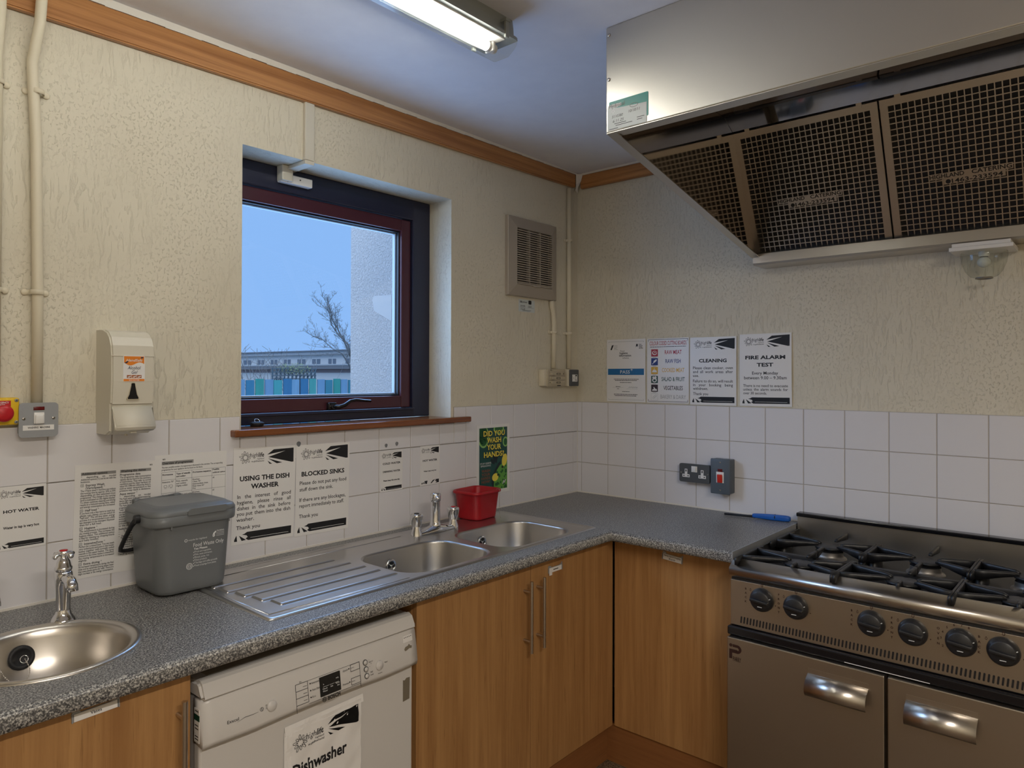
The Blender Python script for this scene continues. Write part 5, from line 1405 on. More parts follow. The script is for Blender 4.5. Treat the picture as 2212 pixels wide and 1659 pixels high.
# ------------------------------------------------------------------ appliances
def dishwasher():
    x0, x1 = -2.203, -1.604; xc = (x0+x1)/2
    t = thing('dishwasher', 'white freestanding dishwasher under the worktop with a black display', 'dishwasher', (xc, -.3, 0))
    mb = MB(); mb.box(x0+.004, x1-.004, -.560, -.03, .02, .795); obj('casing', mb, 'dw_white', t, None, True)
    mb = MB()
    for px in (x0+.05, x1-.05):
        for py in (-.5, -.09): mb.cyl((px, py, 0), (px, py, .03), .018)
    obj('feet', mb, 'black', t, None, True)
    # lid with raked front edge
    mb = MB()
    prof = [(-.03, .800), (-.597, .800), (-.600, .803), (-.586, .831), (-.578, .8355), (-.572, .8365), (-.565, .834), (-.03, .834)]
    b = bmesh.new(); va = [b.verts.new((x0, p[0], p[1])) for p in prof]; vb = [b.verts.new((x1, p[0], p[1])) for p in prof]; n = len(prof)
    b.faces.new(va); b.faces.new(list(reversed(vb)))
    for i in range(n): b.faces.new((va[i], vb[i], vb[(i+1) % n], va[(i+1) % n]))
    bmesh.ops.recalc_face_normals(b, faces=b.faces[:])
    es = [e for e in b.edges if all(abs(v.co.x-x0) < 1e-6 for v in e.verts) or all(abs(v.co.x-x1) < 1e-6 for v in e.verts)]
    es = [e for e in es if min(v.co.y for v in e.verts) < -.5]
    bmesh.ops.bevel(b, geom=es, offset=.006, segments=2, affect='EDGES')
    mb.bm(b); obj('lid', mb, 'dw_white', t, None, True)
    mb = MB(); mb.box(x0+.03, x1-.03, -.555, -.04, .834, .8345); obj('lid_inlay', mb, 'vent_plastic', t, None, True)
    # control fascia: gently bowed, with a recessed grip along its lower edge
    mb = MB(); nx = 24; rings = []
    for k in range(nx+1):
        u = -1+2*k/nx; x = xc+(x1-x0)/2*u
        bow = .008*(1-u*u); g = max(0, 1-(u/.62)**2)*.006
        rings.append([(x, -.560, .7985), (x, -.588-bow*.6, .7985), (x, -.592-bow, .790), (x, -.600-bow, .745), (x, -.604-bow, .712+g), (x, -.602-bow, .701+g), (x, -.575, .703+g), (x, -.560, .703)])
    mb.loft([list(reversed(r)) for r in rings], 0, True, True, True)
    f = obj('control_panel', mb, 'dw_white', t, None, True)
    mb = MB(); mb.rbox(x0+.001, x1-.001, -.5855, -.558, .10, .7075, .006, 3, 0, False)
    d = obj('door', mb, 'dw_white', t, None, True)
    mb = MB(); mb.box(x0+.02, x1-.02, -.540, -.53, .01, .098); obj('kick_plate', mb, 'dw_white', t, None, True)
    # controls: local frame on the sloping fascia. u along x, v down from the top edge
    def surf(x, z):
        u = (x-xc)/((x1-x0)/2); bow = .008*(1-u*u)
        return -((.592+(.790-z)/.045*.008 if z > .745 else .600+(.745-z)/.033*.004)+bow+.0012)
    def put(name, mb, mats, lab=None):
        q = []
        for x, z, d in mb.v: q.append((x, surf(x, z)-d, z))
        mb.v = q; return obj(name, mb, mats, f, lab, True)
    mb = MB(); mb.prism(rrect(-1.920, -1.861, .7185, .763, .001, 2), -.0006, .0006); disp = put('display', mb, 'black_gloss')
    mb = MB()
    for a, b_, z in ((-1.912, -1.895, .7395), (-1.893, -1.880, .7395), (-1.878, -1.866, .7395)): mb.box(a, b_, z, z+.0006, .0006, .0008)
    for s, x, z in (('h', -1.911, .744), ('min.', -1.874, .748), ('Check', -1.913, .7335), ('Water', -1.913, .728), ('Salt', -1.891, .7335), ('Rinse', -1.875, .736), ('Aid', -1.872, .7305)): mb.text(s, x, z, .0052, .0008)
    put('display_text', mb, 'ink_white')
    for x, z, r in ((-2.046, .7415, .0118), (-1.7385, .7385, .0118)):
        mb = MB(); mb.lathe([(r, -.001), (r, .002), (r-.001, .0035), (1e-5, .0040)], 30, 0, True, Matrix.Translation((x, z, 0))); put('round_button', mb, 'dw_white')
    for z in (.7585, .7420, .7255):
        mb = MB(); T = Matrix.Translation((-1.783+(.7585-z)*.05, z, 0)); mb.lathe([(.0070, -.001), (.0070, .0015), (.0054, .0015)], 24, 1, True, T); mb.lathe([(.0054, .001), (.005, .003), (1e-5, .0034)], 24, 0, True, T)
        put('small_button', mb, ['dw_white', 'ink_grey'])
    # printed legends and programme selector grid
    mb = MB(); ln = lambda xa, xb, za, zb: mb.box(xa, xb, za, zb, -.0003, .0003)
    gx0, gx1 = -1.984, -1.952
    for z in (.766, .7505, .735, .7195): ln(gx0, gx1, z-.0004, z+.0004)
    ln(gx0-.0004, gx0+.0004, .703, .766); ln(gx1-.0004, gx1+.0004, .7195, .766)
    for z in (.757, .7415, .726): ln(gx1-.013, gx1-.003, z-.0003, z+.0003)
    ln(gx1, -1.80, .7658, .7662); ln(gx1, -1.80, .7145, .7149)
    for z0, z1 in ((.7655, .750), (.7335, .718)):
        for z in (z0, z1): ln(-1.829, -1.801, z-.0004, z+.0004)
        ln(-1.8294, -1.8286, z1, z0); ln(-1.8014, -1.8006, z1, z0); ln(-1.828, -1.818, (z0+z1)/2, (z0+z1)/2+.0005)
    ln(-1.8014, -1.8008, .706, .7655)
    for x, z in ((-1.9455, .758), (-1.9455, .7425), (-1.9455, .727), (-1.834, .7585), (-1.834, .727)): mb.prism(circ(x, z, .0016, 12), -.0003, .0004)
    put('selector_grid', mb, 'ink'); mb = MB()
    tx = lambda s, x, z, sz=.0062, w=None, b=0: mb.text(s, x, z, sz, .0005, w, 'L', b)
    tx('On', -1.974, .768, .005); tx('Intensive', -1.942, .756, .0065, .021); tx('Auto Daily', -1.942, .7405, .0065, .023); tx('Eco', -1.942, .725, .0065, .009)
    tx('Quick', -1.852, .756, .0065, .015); tx('Prerinse', -1.855, .7245, .0065, .018)
    tx('On', -2.061, .7445, .0055); tx('Off', -2.061, .7385, .0055); mb.prism(circ(-2.070, .7415, .0042, 18), -.0003, .0003, 0, False, None, [circ(-2.070, .7415, .0036, 18)]); ln(-2.0704, -2.0696, .739, .744)
    tx('+', -1.772, .759, .005); tx('Start in', -1.772, .7545, .0052, .013); tx('h', -1.766, .750, .0045); tx('–', -1.772, .744, .006); tx('Half', -1.769, .729, .0058, .008); tx('Load', -1.769, .7225, .0058, .009); tx('Start', -1.721, .739, .0055, .010); ln(-1.745, -1.731, .719, .7196)
    put('button_text', mb, 'ink'); mb = MB()
    mb.text('BOSCH', -1.900, .7025+.0, .0125, .0005, .036, 'L', .035)
    c = (-1.9095, .7065); mb.prism(circ(*c, .0058, 24), -.0003, .0003, 0, False, None, [circ(*c, .0048, 24)]); mb.prism(circ(*c, .0032, 18), -.0003, .0003, 0, False, None, [circ(*c, .0025, 18)]); ln(c[0]-.0028, c[0]-.0020, c[1]-.003, c[1]+.003); ln(c[0]+.0020, c[0]+.0028, c[1]-.003, c[1]+.003); ln(c[0]-.0025, c[0]+.0025, c[1]-.0004, c[1]+.0004)
    mb.v = [(x, z+.004, d) for x, z, d in mb.v]; put('maker_name', mb, 'ink'); mb = MB()
    mb.text('Exxcel', -2.150, .7365, .0098, .0005, .026, 'L', 0)
    put('model_name', mb, 'ink')
    mb = MB(); mb.prism([(-2.128, .7330), (-2.11, .7375), (-2.092, .7372), (-2.078, .7388), (-2.092, .7381), (-2.11, .7384)], -.0002, .0003); put('printed_swirl', mb, 'ink_grey')
    # worn stickers
    mb = MB(); mb.prism([(-1.650, .752), (-1.645, .757), (-1.636, .758), (-1.632, .762), (-1.628, .757), (-1.622, .755), (-1.624, .749), (-1.632, .751), (-1.640, .748), (-1.647, .747)], -.0002, .0003); put('adhesive_residue', mb, 'foil')
    mb = MB(); mb.box(-1.652, -1.618, .768, .785, -.0002, .0003, 0)
    for k in range(5): mb.box(-1.648+.006*k, -1.6445+.006*k, .7795, .7815, .0003, .0004, 1)
    put('paper_label', mb, ['paper', 'ink_grey'])
    mb = MB(); mb.prism([(-1.640, .604), (-1.617, .606), (-1.616, .664), (-1.628, .665), (-1.634, .660), (-1.640, .662)], .5855, .5861, 0)
    mb.v = [(x, -z, y) for x, y, z in mb.v]; obj('tape_residue', mb, 'foil', d, None, True)
    # rating stickers on the left flank of the fascia
    mb = MB()
    for z0, z1, mi in ((.768, .780, 0), (.755, .767, 1), (.728, .754, 0), (.709, .727, 0)): mb.box(x0-.0010, x0+.0005, -.588, -.566, z0, z1, mi)
    for z in (.775, .722, .716, .745, .738): mb.box(x0-.0013, x0-.0009, -.584, -.570, z-.001, z+.001, 2)
    obj('rating_label', mb, ['paper', 'pgreen', 'ink'], f, None, True)

def knob(parent, x, y, z):
    mb = MB(); T = Matrix.Translation((x, y, z)) @ Matrix.Rotation(-pi/2, 4, 'Y')
    mb.lathe([(.0365, 0), (.0365, .005), (.0350, .011), (.0300, .0205), (.0270, .0230), (1e-5, .0235)], 40, 0, True, T)
    mb.rbox(-.0285, .0285, -.0048, .0048, .019, .0335, .003, 3, 0, True, T @ Matrix.Rotation(radians(90-6), 4, 'Z'))
    k = obj('knob', mb, 'iron', parent, None, True)
    mb = MB(); R = T @ Matrix.Rotation(radians(90-6), 4, 'Z')
    mb.box(-.0008, .0008, -.008, .006, .0230, .0240, 0, T @ Matrix.Translation((-.0175, 0, 0)))
    mb.box(-.0008, .0008, -.0335, -.0225, .0165, .0205, 0, T @ Matrix.Rotation(radians(20), 4, 'Z'))
    obj('pointer_mark', mb, 'ink_white', k, None, True)

def cooker():
    Y0, Y1 = -1.0915, -2.012
    t = thing('gas_cooker', 'black and stainless range cooker with six gas burners and two oven doors', 'cooker', (-.37, (Y0+Y1)/2, 0))
    mb = MB(); mb.box(-.672, -.030, Y1+.004, Y0-.004, .10, .845); obj('oven_body', mb, 'steel_v', t, None, True)
    mb = MB()
    for px in (-.62, -.08):
        for py in (Y0-.06, Y1+.06): mb.cyl((px, py, 0), (px, py, .105), .02)
    obj('feet', mb, 'black', t, None, True)
    # hob well
    mb = MB(); mb.box(-.655, -.060, Y1+.004, Y0-.004, .842, .852, 0)
    for y in (Y0-.004, Y1+.008): mb.box(-.66, -.06, y-.004, y, .85, .893, 0)
    mb.box(-.664, -.656, Y1, Y0, .845, .888, 0)
    # ridge across the middle, a rounded trough divider
    for yy in [(Y0-.006, Y1+.008)]:
        mb.loft([[(-.43+dx, yy[0], .852+dz) for dx, dz in ((-.034, 0), (-.028, .018), (-.014, .027), (.0, .030), (.014, .027), (.028, .018), (.034, 0))], [(-.43+dx, yy[1], .852+dz) for dx, dz in ((-.034, 0), (-.028, .018), (-.014, .027), (.0, .030), (.014, .027), (.028, .018), (.034, 0))]], 0, True, closed=False)
    obj('hob_well', mb, 'iron', t, None, True)
    # rolled steel front rail
    mb = MB(); P = [(-.655, .8935), (-.659, .8932), (-.690, .8775), (-.6985, .8715), (-.7015, .865), (-.7015, .857), (-.698, .848), (-.691, .8415), (-.682, .838), (-.655, .838)]
    b = bmesh.new(); va = [b.verts.new((p[0], Y0, p[1])) for p in P]; vb = [b.verts.new((p[0], Y1, p[1])) for p in P]; n = len(P)
    b.faces.new(va); b.faces.new(list(reversed(vb)))
    for i in range(n):
        q = b.faces.new((va[i], vb[i], vb[(i+1) % n], va[(i+1) % n])); q.smooth = True
    bmesh.ops.recalc_face_normals(b, faces=b.faces[:])
    mb.bm(b, 0, False)
    mb.sm = [len(f) == 4 for f in mb.f]
    obj('front_rail', mb, 'steel', t, None, True)
    # control panel with a row of vent slots
    mb = MB(); mb.rbox(-.6905, -.66, Y1+.001, Y0-.001, .6865, .8315, .0015, 2, 0, False)
    mb.box(-.684, -.66, Y1+.002, Y0-.002, .8313, .839, 1)
    ns = 90; ys = -1.128; st = .0101
    for k in range(ns):
        y = ys-k*st
        if y < Y1+.03: break
        mb.prism([(p[0], p[1]) for p in rrect(-.0024, .0024, -.0110, .0110, .0023, 4)], -.0002, .0004, 1, False, Matrix.Translation((-.6905, y, .7075)) @ Matrix(((0, 0, -1, 0), (-1, 0, 0, 0), (0, 1, 0, 0), (0, 0, 0, 1))) @ Matrix.Rotation(radians(-6), 4, 'Z'))
    p = obj('control_panel', mb, ['steel_v', 'black'], t, None, True)
    F = Matrix.Translation((-.6908, 0, 0)) @ Matrix(((0, 0, -1, 0), (-1, 0, 0, 0), (0, 1, 0, 0), (0, 0, 0, 1)))
    mb = MB(); kz = .785
    ky = [-1.195, -1.299, -1.508, -1.612, -1.724, -1.816, -1.93]
    def vert(word, u, vtop, sz=.0085):
        for i, c in enumerate(word): mb.text(c, u, vtop-i*.0135, sz, .0004, None, 'C', .03, 0, 0, F)
    for y, wd in zip(ky, ['BACK', 'FRONT', 'BACK', 'FRONT', 'OVEN', 'BACK', 'FRONT']):
        u = -y; vert(wd, u-.052, kz+(.022 if len(wd) == 4 else .024))
        if wd != 'OVEN':
            for a, s in ((.0, .0075), (1.0, .0055)):
                cx, cy = u-sin(a)*.044, kz+cos(a)*.045
                fl = [(cx, cy+s), (cx+s*.5, cy), (cx+s*.35, cy-s*.6), (cx, cy-s*.8), (cx-s*.4, cy-s*.5), (cx-s*.45, cy)]
                mb.prism(list(reversed(fl)), -.0001, .0004, 0, False, F, [[(cx, cy+s*.6), (cx+s*.32, cy), (cx+s*.2, cy-s*.45), (cx, cy-s*.6), (cx-s*.25, cy-s*.4), (cx-s*.3, cy)]])
            mb.prism(circ(u+.042, kz-.010, .0016, 10), -.0001, .0004, 0, False, F)
        else:
            for i, a in enumerate((-115, -88, -66, -44, -20, 2, 22)):
                mb.text(str(i+2), u+sin(radians(a))*.046, kz+cos(radians(a))*.045-.003, .0085, .0004, None, 'C', .02, 0, 0, F)
    obj('printed_marks', mb, 'pbrown', p, None, True)
    for y in ky: knob(t, -.6905, y, kz)
    # black bar under the panel
    mb = MB(); mb.rbox(-.706, -.66, Y1-.002, Y0+.004, .657, .6845, .005, 3, 0, False); mb.box(-.690, -.66, Y1, Y0, .640, .66, 0)
    bar = obj('trim_bar', mb, 'black_gloss', t, None, True)
    mb = MB(); mb.box(-.7065, -.7058, -1.655, -1.44, .6600, .6618); obj('bar_strip', mb, 'white_plastic', bar, None, True)
    # oven doors
    for i, (a, b_) in enumerate(((-1.0935, -1.5475), (-1.5555, -2.0095))):
        mb = MB(); mb.rbox(-.7205, -.68, b_, a, .125, .6545, .003, 2, 0, False); d = obj('oven_door', mb, 'steel_v', t, None, True)
        mb = MB(); P = [(-.7205, .606), (-.7225, .607), (-.735, .601), (-.746, .594), (-.7545, .583), (-.7575, .570), (-.755, .558), (-.749, .551), (-.7515, .558), (-.7545, .570), (-.752, .582), (-.7445, .5915), (-.734, .598), (-.7205, .603)]
        ya, yb = ((-1.343, -1.507), (-1.601, -1.765))[i]
        mb.loft([[(q[0], ya, q[1]) for q in P], [(q[0], yb, q[1]) for q in P]], 0, True, True, True)
        mb.box(-.7212, -.7203, yb, ya, .600, .622)
        obj('handle', mb, 'satin', d, None, True)
        if i == 0:
            F2 = Matrix.Translation((-.7207, 0, 0)) @ Matrix(((0, 0, -1, 0), (-1, 0, 0, 0), (0, 1, 0, 0), (0, 0, 0, 1)))
            mb = MB(); u0, v0 = 1.1015, .588
            mb.prism(circ(u0+.005, v0+.042, .0052, 20), -.0001, .0005, 0, False, F2)
            mb.prism([(u0, v0), (u0+.0095, v0), (u0+.0095, v0+.022), (u0+.027, v0+.022), (u0+.027, v0+.030), (u0+.0, v0+.030)], -.0001, .0005, 0, False, F2)
            arc = [(u0+.026+.0135*sin(radians(a)), v0+.0325-.0+.0135*cos(radians(a))) for a in range(0, 181, 15)]
            inn = [(u0+.026+.0050*sin(radians(a)), v0+.0325+.0050*cos(radians(a))) for a in range(180, -1, -15)]
            mb.prism(list(reversed([(u0+.011, v0+.046)]+arc+[(u0+.026, v0+.0275)]+inn+[(u0+.011, v0+.0375)])), -.0001, .0005, 0, False, F2)
            mb.prism([(u0+.0095, v0+.019), (u0+.026, v0+.019), (u0+.026, v0+.0275), (u0+.0095, v0+.0275)], -.0001, .0004, 0, False, F2)
            mb.text('PARRY', u0+.0125, v0-.006, .020, .0004, .026, 'L', .01, 0, 1, F2)
            obj('maker_badge', mb, ['pbrown', 'pbrown'], d, None, True)
    # splashback
    mb = MB(); mb.box(-.062, -.034, Y1, Y0, .85, .9445, 0); g = obj('splashback', mb, 'steel', t, None, True)
    mb = MB(); mb.rbox(-.072, -.030, Y1-.002, Y0+.002, .942, .9565, .003, 2, 0, False); obj('splashback_cap', mb, 'black_gloss', g, None, True)
    # burners and pan supports
    cw = (Y0-Y1)/3; zt = .904
    for c in range(3):
        yc = (-1.274, -1.567, -1.845)[c]; ya, yb = (-1.112, -1.409, -1.706)[c], (-1.401, -1.698, -1.995)[c]
        for bx in (-.582, -.280):
            mb = MB(); mb.lathe([(.056, .0), (.054, .004), (.047, .006), (.044, .014), (.044, .025)], 40, 0, True, Matrix.Translation((bx, yc, .852)))
            cy = yc
            bu = obj('burner', mb, 'alu', t, None, True)
            mb = MB(); n = 48; rings = []
            for r, z in ((.041, .024), (.041, .033), (.0465, .034), (.0475, .0395), (.044, .0418), (1e-4, .0422)):
                rings.append([((r*(1-(.10 if (i % 12) in (0, 1) and r > .03 else 0)))*cos(2*pi*i/n)+bx, (r*(1-(.10 if (i % 12) in (0, 1) and r > .03 else 0)))*sin(2*pi*i/n)+cy, .852+z) for i in range(n)])
            mb.loft(rings, 0, True); obj('burner_cap', mb, 'iron', bu, None, True)
        # pan support: border frame with fingers reaching towards each burner
        mb = MB()
        def blade(p, q, h0, h1, w=.0055, zt=zt, hump=.0):
            p = Vector(p); q = Vector(q); d = (q-p); L_ = d.length; d.normalize(); s = Vector((-d.y, d.x))
            rings = []
            for u, h in ((0, h0), (.25, h0*.8+h1*.2), (.6, h0*.3+h1*.7), (.9, h1), (1, h1*.55)):
                c_ = p+d*(L_*u); top = zt-(.0 if u < .95 else .004)
                rings.append([(c_.x+s.x*w*.9, c_.y+s.y*w*.9, top-h), (c_.x+s.x*w, c_.y+s.y*w, top-.003), (c_.x+s.x*w*.5, c_.y+s.y*w*.5, top), (c_.x-s.x*w*.5, c_.y-s.y*w*.5, top), (c_.x-s.x*w, c_.y-s.y*w, top-.003), (c_.x-s.x*w*.9, c_.y-s.y*w*.9, top-h)])
            mb.loft(rings, 0, True, True, True)
        for bx in (-.582, -.280):
            cy = yc
            B = Vector((bx, cy))
            for ye in (ya, yb):
                for dx in (-.064, .064):
                    nd = Vector((bx+dx, ye)); tip = B+(nd-B).normalized()*.036
                    for q in (0,): blade(nd, tip, .030, .013)
                    sp = Vector((bx+dx*.25, ye)); k2 = B+(Vector((bx+dx*.9, ye))-B).normalized()*.07
                # web shell between the two fingers
                mb.lathe([(.050, 0), (.045, .018), (.032, .030), (.012, .036), (1e-4, .037)], 14, 0, True, Matrix.Translation((bx, ye+(.012 if ye == yb else -.012), .852)) @ Matrix.Diagonal((.75, .42, 1, 1)))
                # rim bar
                blade((bx-.115, ye), (bx+.115, ye), .024, .024, .004)
            blade((bx-.074 if bx < -.4 else bx+.205, cy), (bx-.034 if bx < -.4 else bx+.075, cy), .022, .012)
        cy = yc
        blade((-.43, cy), (-.505, cy), .026, .012); blade((-.43, cy), (-.345, cy), .026, .012)
        obj('pan_support', mb, 'iron', t, None, True)

def hood():
    Y0, Y1 = -.937, -2.45; XF = -1.19; th = .012
    t = thing('extractor_hood', 'large stainless steel extractor canopy with square mesh filters above the cooker', 'hood', (0, Y0, 2.2))
    def xz(poly, ya, yb, mb, mi=0): mb.prism([(p[0], p[1]) for p in poly], -yb, -ya, mi, False, Matrix(((1, 0, 0, 0), (0, 0, -1, 0), (0, 1, 0, 0), (0, 0, 0, 1))))
    mb = MB(); mb.rbox(XF, XF+.012, Y1, Y0, 2.182, CEIL-.0005, .003, 2, 0, False)
    obj('front_panel', mb, 'steel_h', t, None, True)
    mb = MB()
    xz([(XF+.006, CEIL-.001), (XF+.006, 2.184), (-.002, 1.934), (-.002, CEIL-.001)], Y0, Y0-.006, mb)
    obj('side_panel', mb, 'steel_in', t, None, True)
    # folded flange round the opening
    mb = MB(); mb.box(XF+.002, XF+.044, Y1, Y0-.003, 2.1805, 2.1835)
    mb.add([(XF+.004, Y0, 2.1815), (XF+.004, Y0-.030, 2.1815), (-.003, Y0-.030, 1.9325), (-.003, Y0, 1.9325), (XF+.004, Y0, 2.1845), (XF+.004, Y0-.030, 2.1845), (-.003, Y0-.030, 1.9355), (-.003, Y0, 1.9355)], [(0, 1, 2, 3), (7, 6, 5, 4), (0, 4, 5, 1), (1, 5, 6, 2), (3, 2, 6, 7), (0, 3, 7, 4)])
    obj('flange', mb, 'steel_h', t, None, True)
    # inner lining: roof of the canopy and the back of the front panel
    mb = MB(); mb.box(XF+.0125, -.30, Y1, Y0-.007, 2.445, 2.449); mb.box(XF+.0125, XF+.0145, Y1, Y0-.007, 2.185, 2.445)
    mb.add([(-.33, Y0-.007, 2.408), (-.33, Y1, 2.408), (-.40, Y1, 2.445), (-.40, Y0-.007, 2.445)], [(0, 1, 2, 3)])
    obj('lining', mb, 'steel_in', t, None, True)
    # grease gutter along the wall
    mb = MB(); xz([(-.128, 1.972), (-.128, 1.936), (-.118, 1.929), (-.001, 1.929), (-.001, 1.934), (-.114, 1.934), (-.122, 1.940), (-.122, 1.972)], Y0-.004, Y1, mb)
    obj('grease_gutter', mb, 'steel', t, None, True)
    # filters: inclined square panels
    P0 = Vector((-.100, 1.957)); P1 = Vector((-.322, 2.402)); d = P1-P0; Lf = d.length
    ang = atan2(d.y, -d.x)
    w = .494
    for k in range(3):
        yl = Y0-.005-k*(w+.006)
        # local frame: u to the right (world -y), v up the slope, n out to the room and down
        v = Vector((d.x/Lf, 0, d.y/Lf)); u = Vector((0, -1, 0)); n = u.cross(v)
        T = Matrix(((u.x, v.x, n.x, P0.x), (u.y, v.y, n.y, yl), (u.z, v.z, n.z, P0.y), (0, 0, 0, 1)))
        b = .024
        mb = MB(); mb.prism([(0, 0), (w, 0), (w, Lf), (0, Lf)], -.02, 0, 0, False, T, [[(b, b), (w-b, b), (w-b, Lf-b), (b, Lf-b)]])
        fo = obj('filter', mb, 'steel', t, None, True)
        mb = MB(); mb.box(b, w-b, b, Lf-b, -.03, -.014, 0, T); obj('filter_pad', mb, 'black', fo, None, True)
        mb = MB(); nx = 23; s = (w-2*b)/nx; ny = int(round((Lf-2*b)/s)); sy = (Lf-2*b)/ny; hw = .0017
        for i in range(1, nx): mb.box(b+i*s-hw, b+i*s+hw, b, Lf-b, -.004, -.001, 0, T)
        for j in range(1, ny): mb.box(b, w-b, b+j*sy-hw, b+j*sy+hw, -.004, -.0012, 0, T)
        obj('grid', mb, 'steel', fo, None, True)
        for u0 in (.055, w-.055):
            mb = MB(); mb.prism(rrect(u0-.009, u0+.009, Lf-.012, Lf+.024, .008, 4), 0, .0016, 0, False, T); mb.lathe([(.004, .0016), (.003, .003), (1e-5, .003)], 12, 1, True, T @ Matrix.Translation((u0, Lf+.013, 0)))
            obj('tab', mb, ['steel', 'ink_grey'], fo, None, True)
        if k < 3:
            uc, vc = .235, .205
            mb = MB(); mb.box(uc-.115, uc+.115, vc, vc+.0195, -.0008, .0002, 0, T); mb.box(uc-.073, uc+.095, vc-.0195, vc, -.0008, .0002, 0, T)
            for s, x, y, ww in (('HIGHLAND', uc-.112, vc+.0035, .098), ('CATERING', uc+.006, vc+.0035, .106), ('1463-233594', uc-.050, vc-.017, .138)): mb.text(s, x, y, .019, .0006, ww, 'L', .02, 0, 1, T)
            mb.prism(circ(uc-.060, vc-.0105, .0072, 18), 0, .0006, 1, False, T)
            obj('maker_plate', mb, ['steel', 'black'], fo, None, True)
    # stickers and fixings on the front
    F = Matrix.Translation((XF-.0003, 0, 0)) @ Matrix(((0, 0, -1, 0), (-1, 0, 0, 0), (0, 1, 0, 0), (0, 0, 0, 1)))
    mb = MB(); u0, u1, v0, v1 = .9445, 1.0735, 2.1855, 2.262
    mb.prism(rrect(u0+.004, u1+.001, v0+.016, v1+.006, .003, 3), -.0001, .0005, 1, False, F)
    mb.prism([(u0, v0+.001), (u1-.004, v0-.001), (u1-.004, v1-.022), (u0+.004, v1-.014), (u0, v1-.02)], .0003, .0008, 0, False, F)
    mb.prism([(u0, v1-.018), (u0+.045, v1-.012), (u0+.045, v1-.004), (u0+.012, v1-.002), (u0, v1-.006)], .0005, .0007, 0, False, F)
    mb.text('Hydrosol', u0+.005, v1-.013, .016, .001, .050, 'L', .0, 0, 3, F)
    for a, b_ in ((0, .004), (.004, 0), (0, -.004), (-.004, 0)): mb.prism(circ(u0+.018+a, v0+.053+b_, .0022, 8), .0005, .0011, 2, False, F)
    mb.prism(circ(u0+.085, v0+.056, .013, 20, .006), .0005, .0010, 3, False, F, [circ(u0+.085, v0+.056, .012, 20, .005)])
    for s, x, y in (('5110380', .014, .034), ('6.11.25', .017, .021), ('10/10/11', .068, .038)): mb.text(s, u0+x, v0+y, .011, .001, .036, 'L', 0, .25, 4, F)
    for a, b_, y in ((.022, .060, .016), (.026, .080, .0105), (.005, .034, .003), (.095, .118, .018), (.095, .112, .012)):
        mb.box(u0+a, u0+b_, v0+y, v0+y+.0014, .0008, .001, 4, F)
    obj('inspection_sticker', mb, ['sticker', 'teal', 'ink_white', 'ink_grey', 'ink'], t, None, True)
    for z in (2.462, 2.334):
        mb = MB(); mb.lathe([(.0052, 0), (.005, .002), (.003, .003), (1e-5, .003)], 16, 0, True, F @ Matrix.Translation((.9475, z, 0))); obj('rivet', mb, 'satin', t, None, True)
    # bulkhead lamp hanging under the gutter
    l = thing('bulkhead_lamp', 'unlit clear glass dome lamp fixed under the rear edge of the extractor canopy', 'lamp', (-.1, -1.70, 1.928))
    mb = MB(); mb.rbox(-.150, -.012, -1.788, -1.612, 1.9035, 1.9165, .002, 2, 0, False); mb.box(-.145, -.02, -1.78, -1.62, 1.9165, 1.9285)
    obj('lamp_base', mb, 'white_plastic', l, None, True)
    mb = MB(); T = Matrix.Translation((-.085, -1.702, 1.9035))
    mb.lathe([(.062, 0), (.0655, -.004), (.066, -.016), (.062, -.040), (.052, -.066), (.038, -.083), (.022, -.0885), (1e-5, -.089)], 36, 0, True, T)
    mb.lathe([(.024, -.086), (.025, -.0905), (.021, -.0915), (.0205, -.0885)], 30, 1, True, T)
    obj('glass_dome', mb, ['lampglass', 'alu'], l, None, True)
    mb = MB(); mb.lathe([(.016, 0), (.016, -.014), (.012, -.017)], 20, 0, True, T); mb.sphere((-.085, -1.702, 1.868), .020, 18, 0, (1, 1, .9)); obj('bulb', mb, 'sticker', l, None, True)

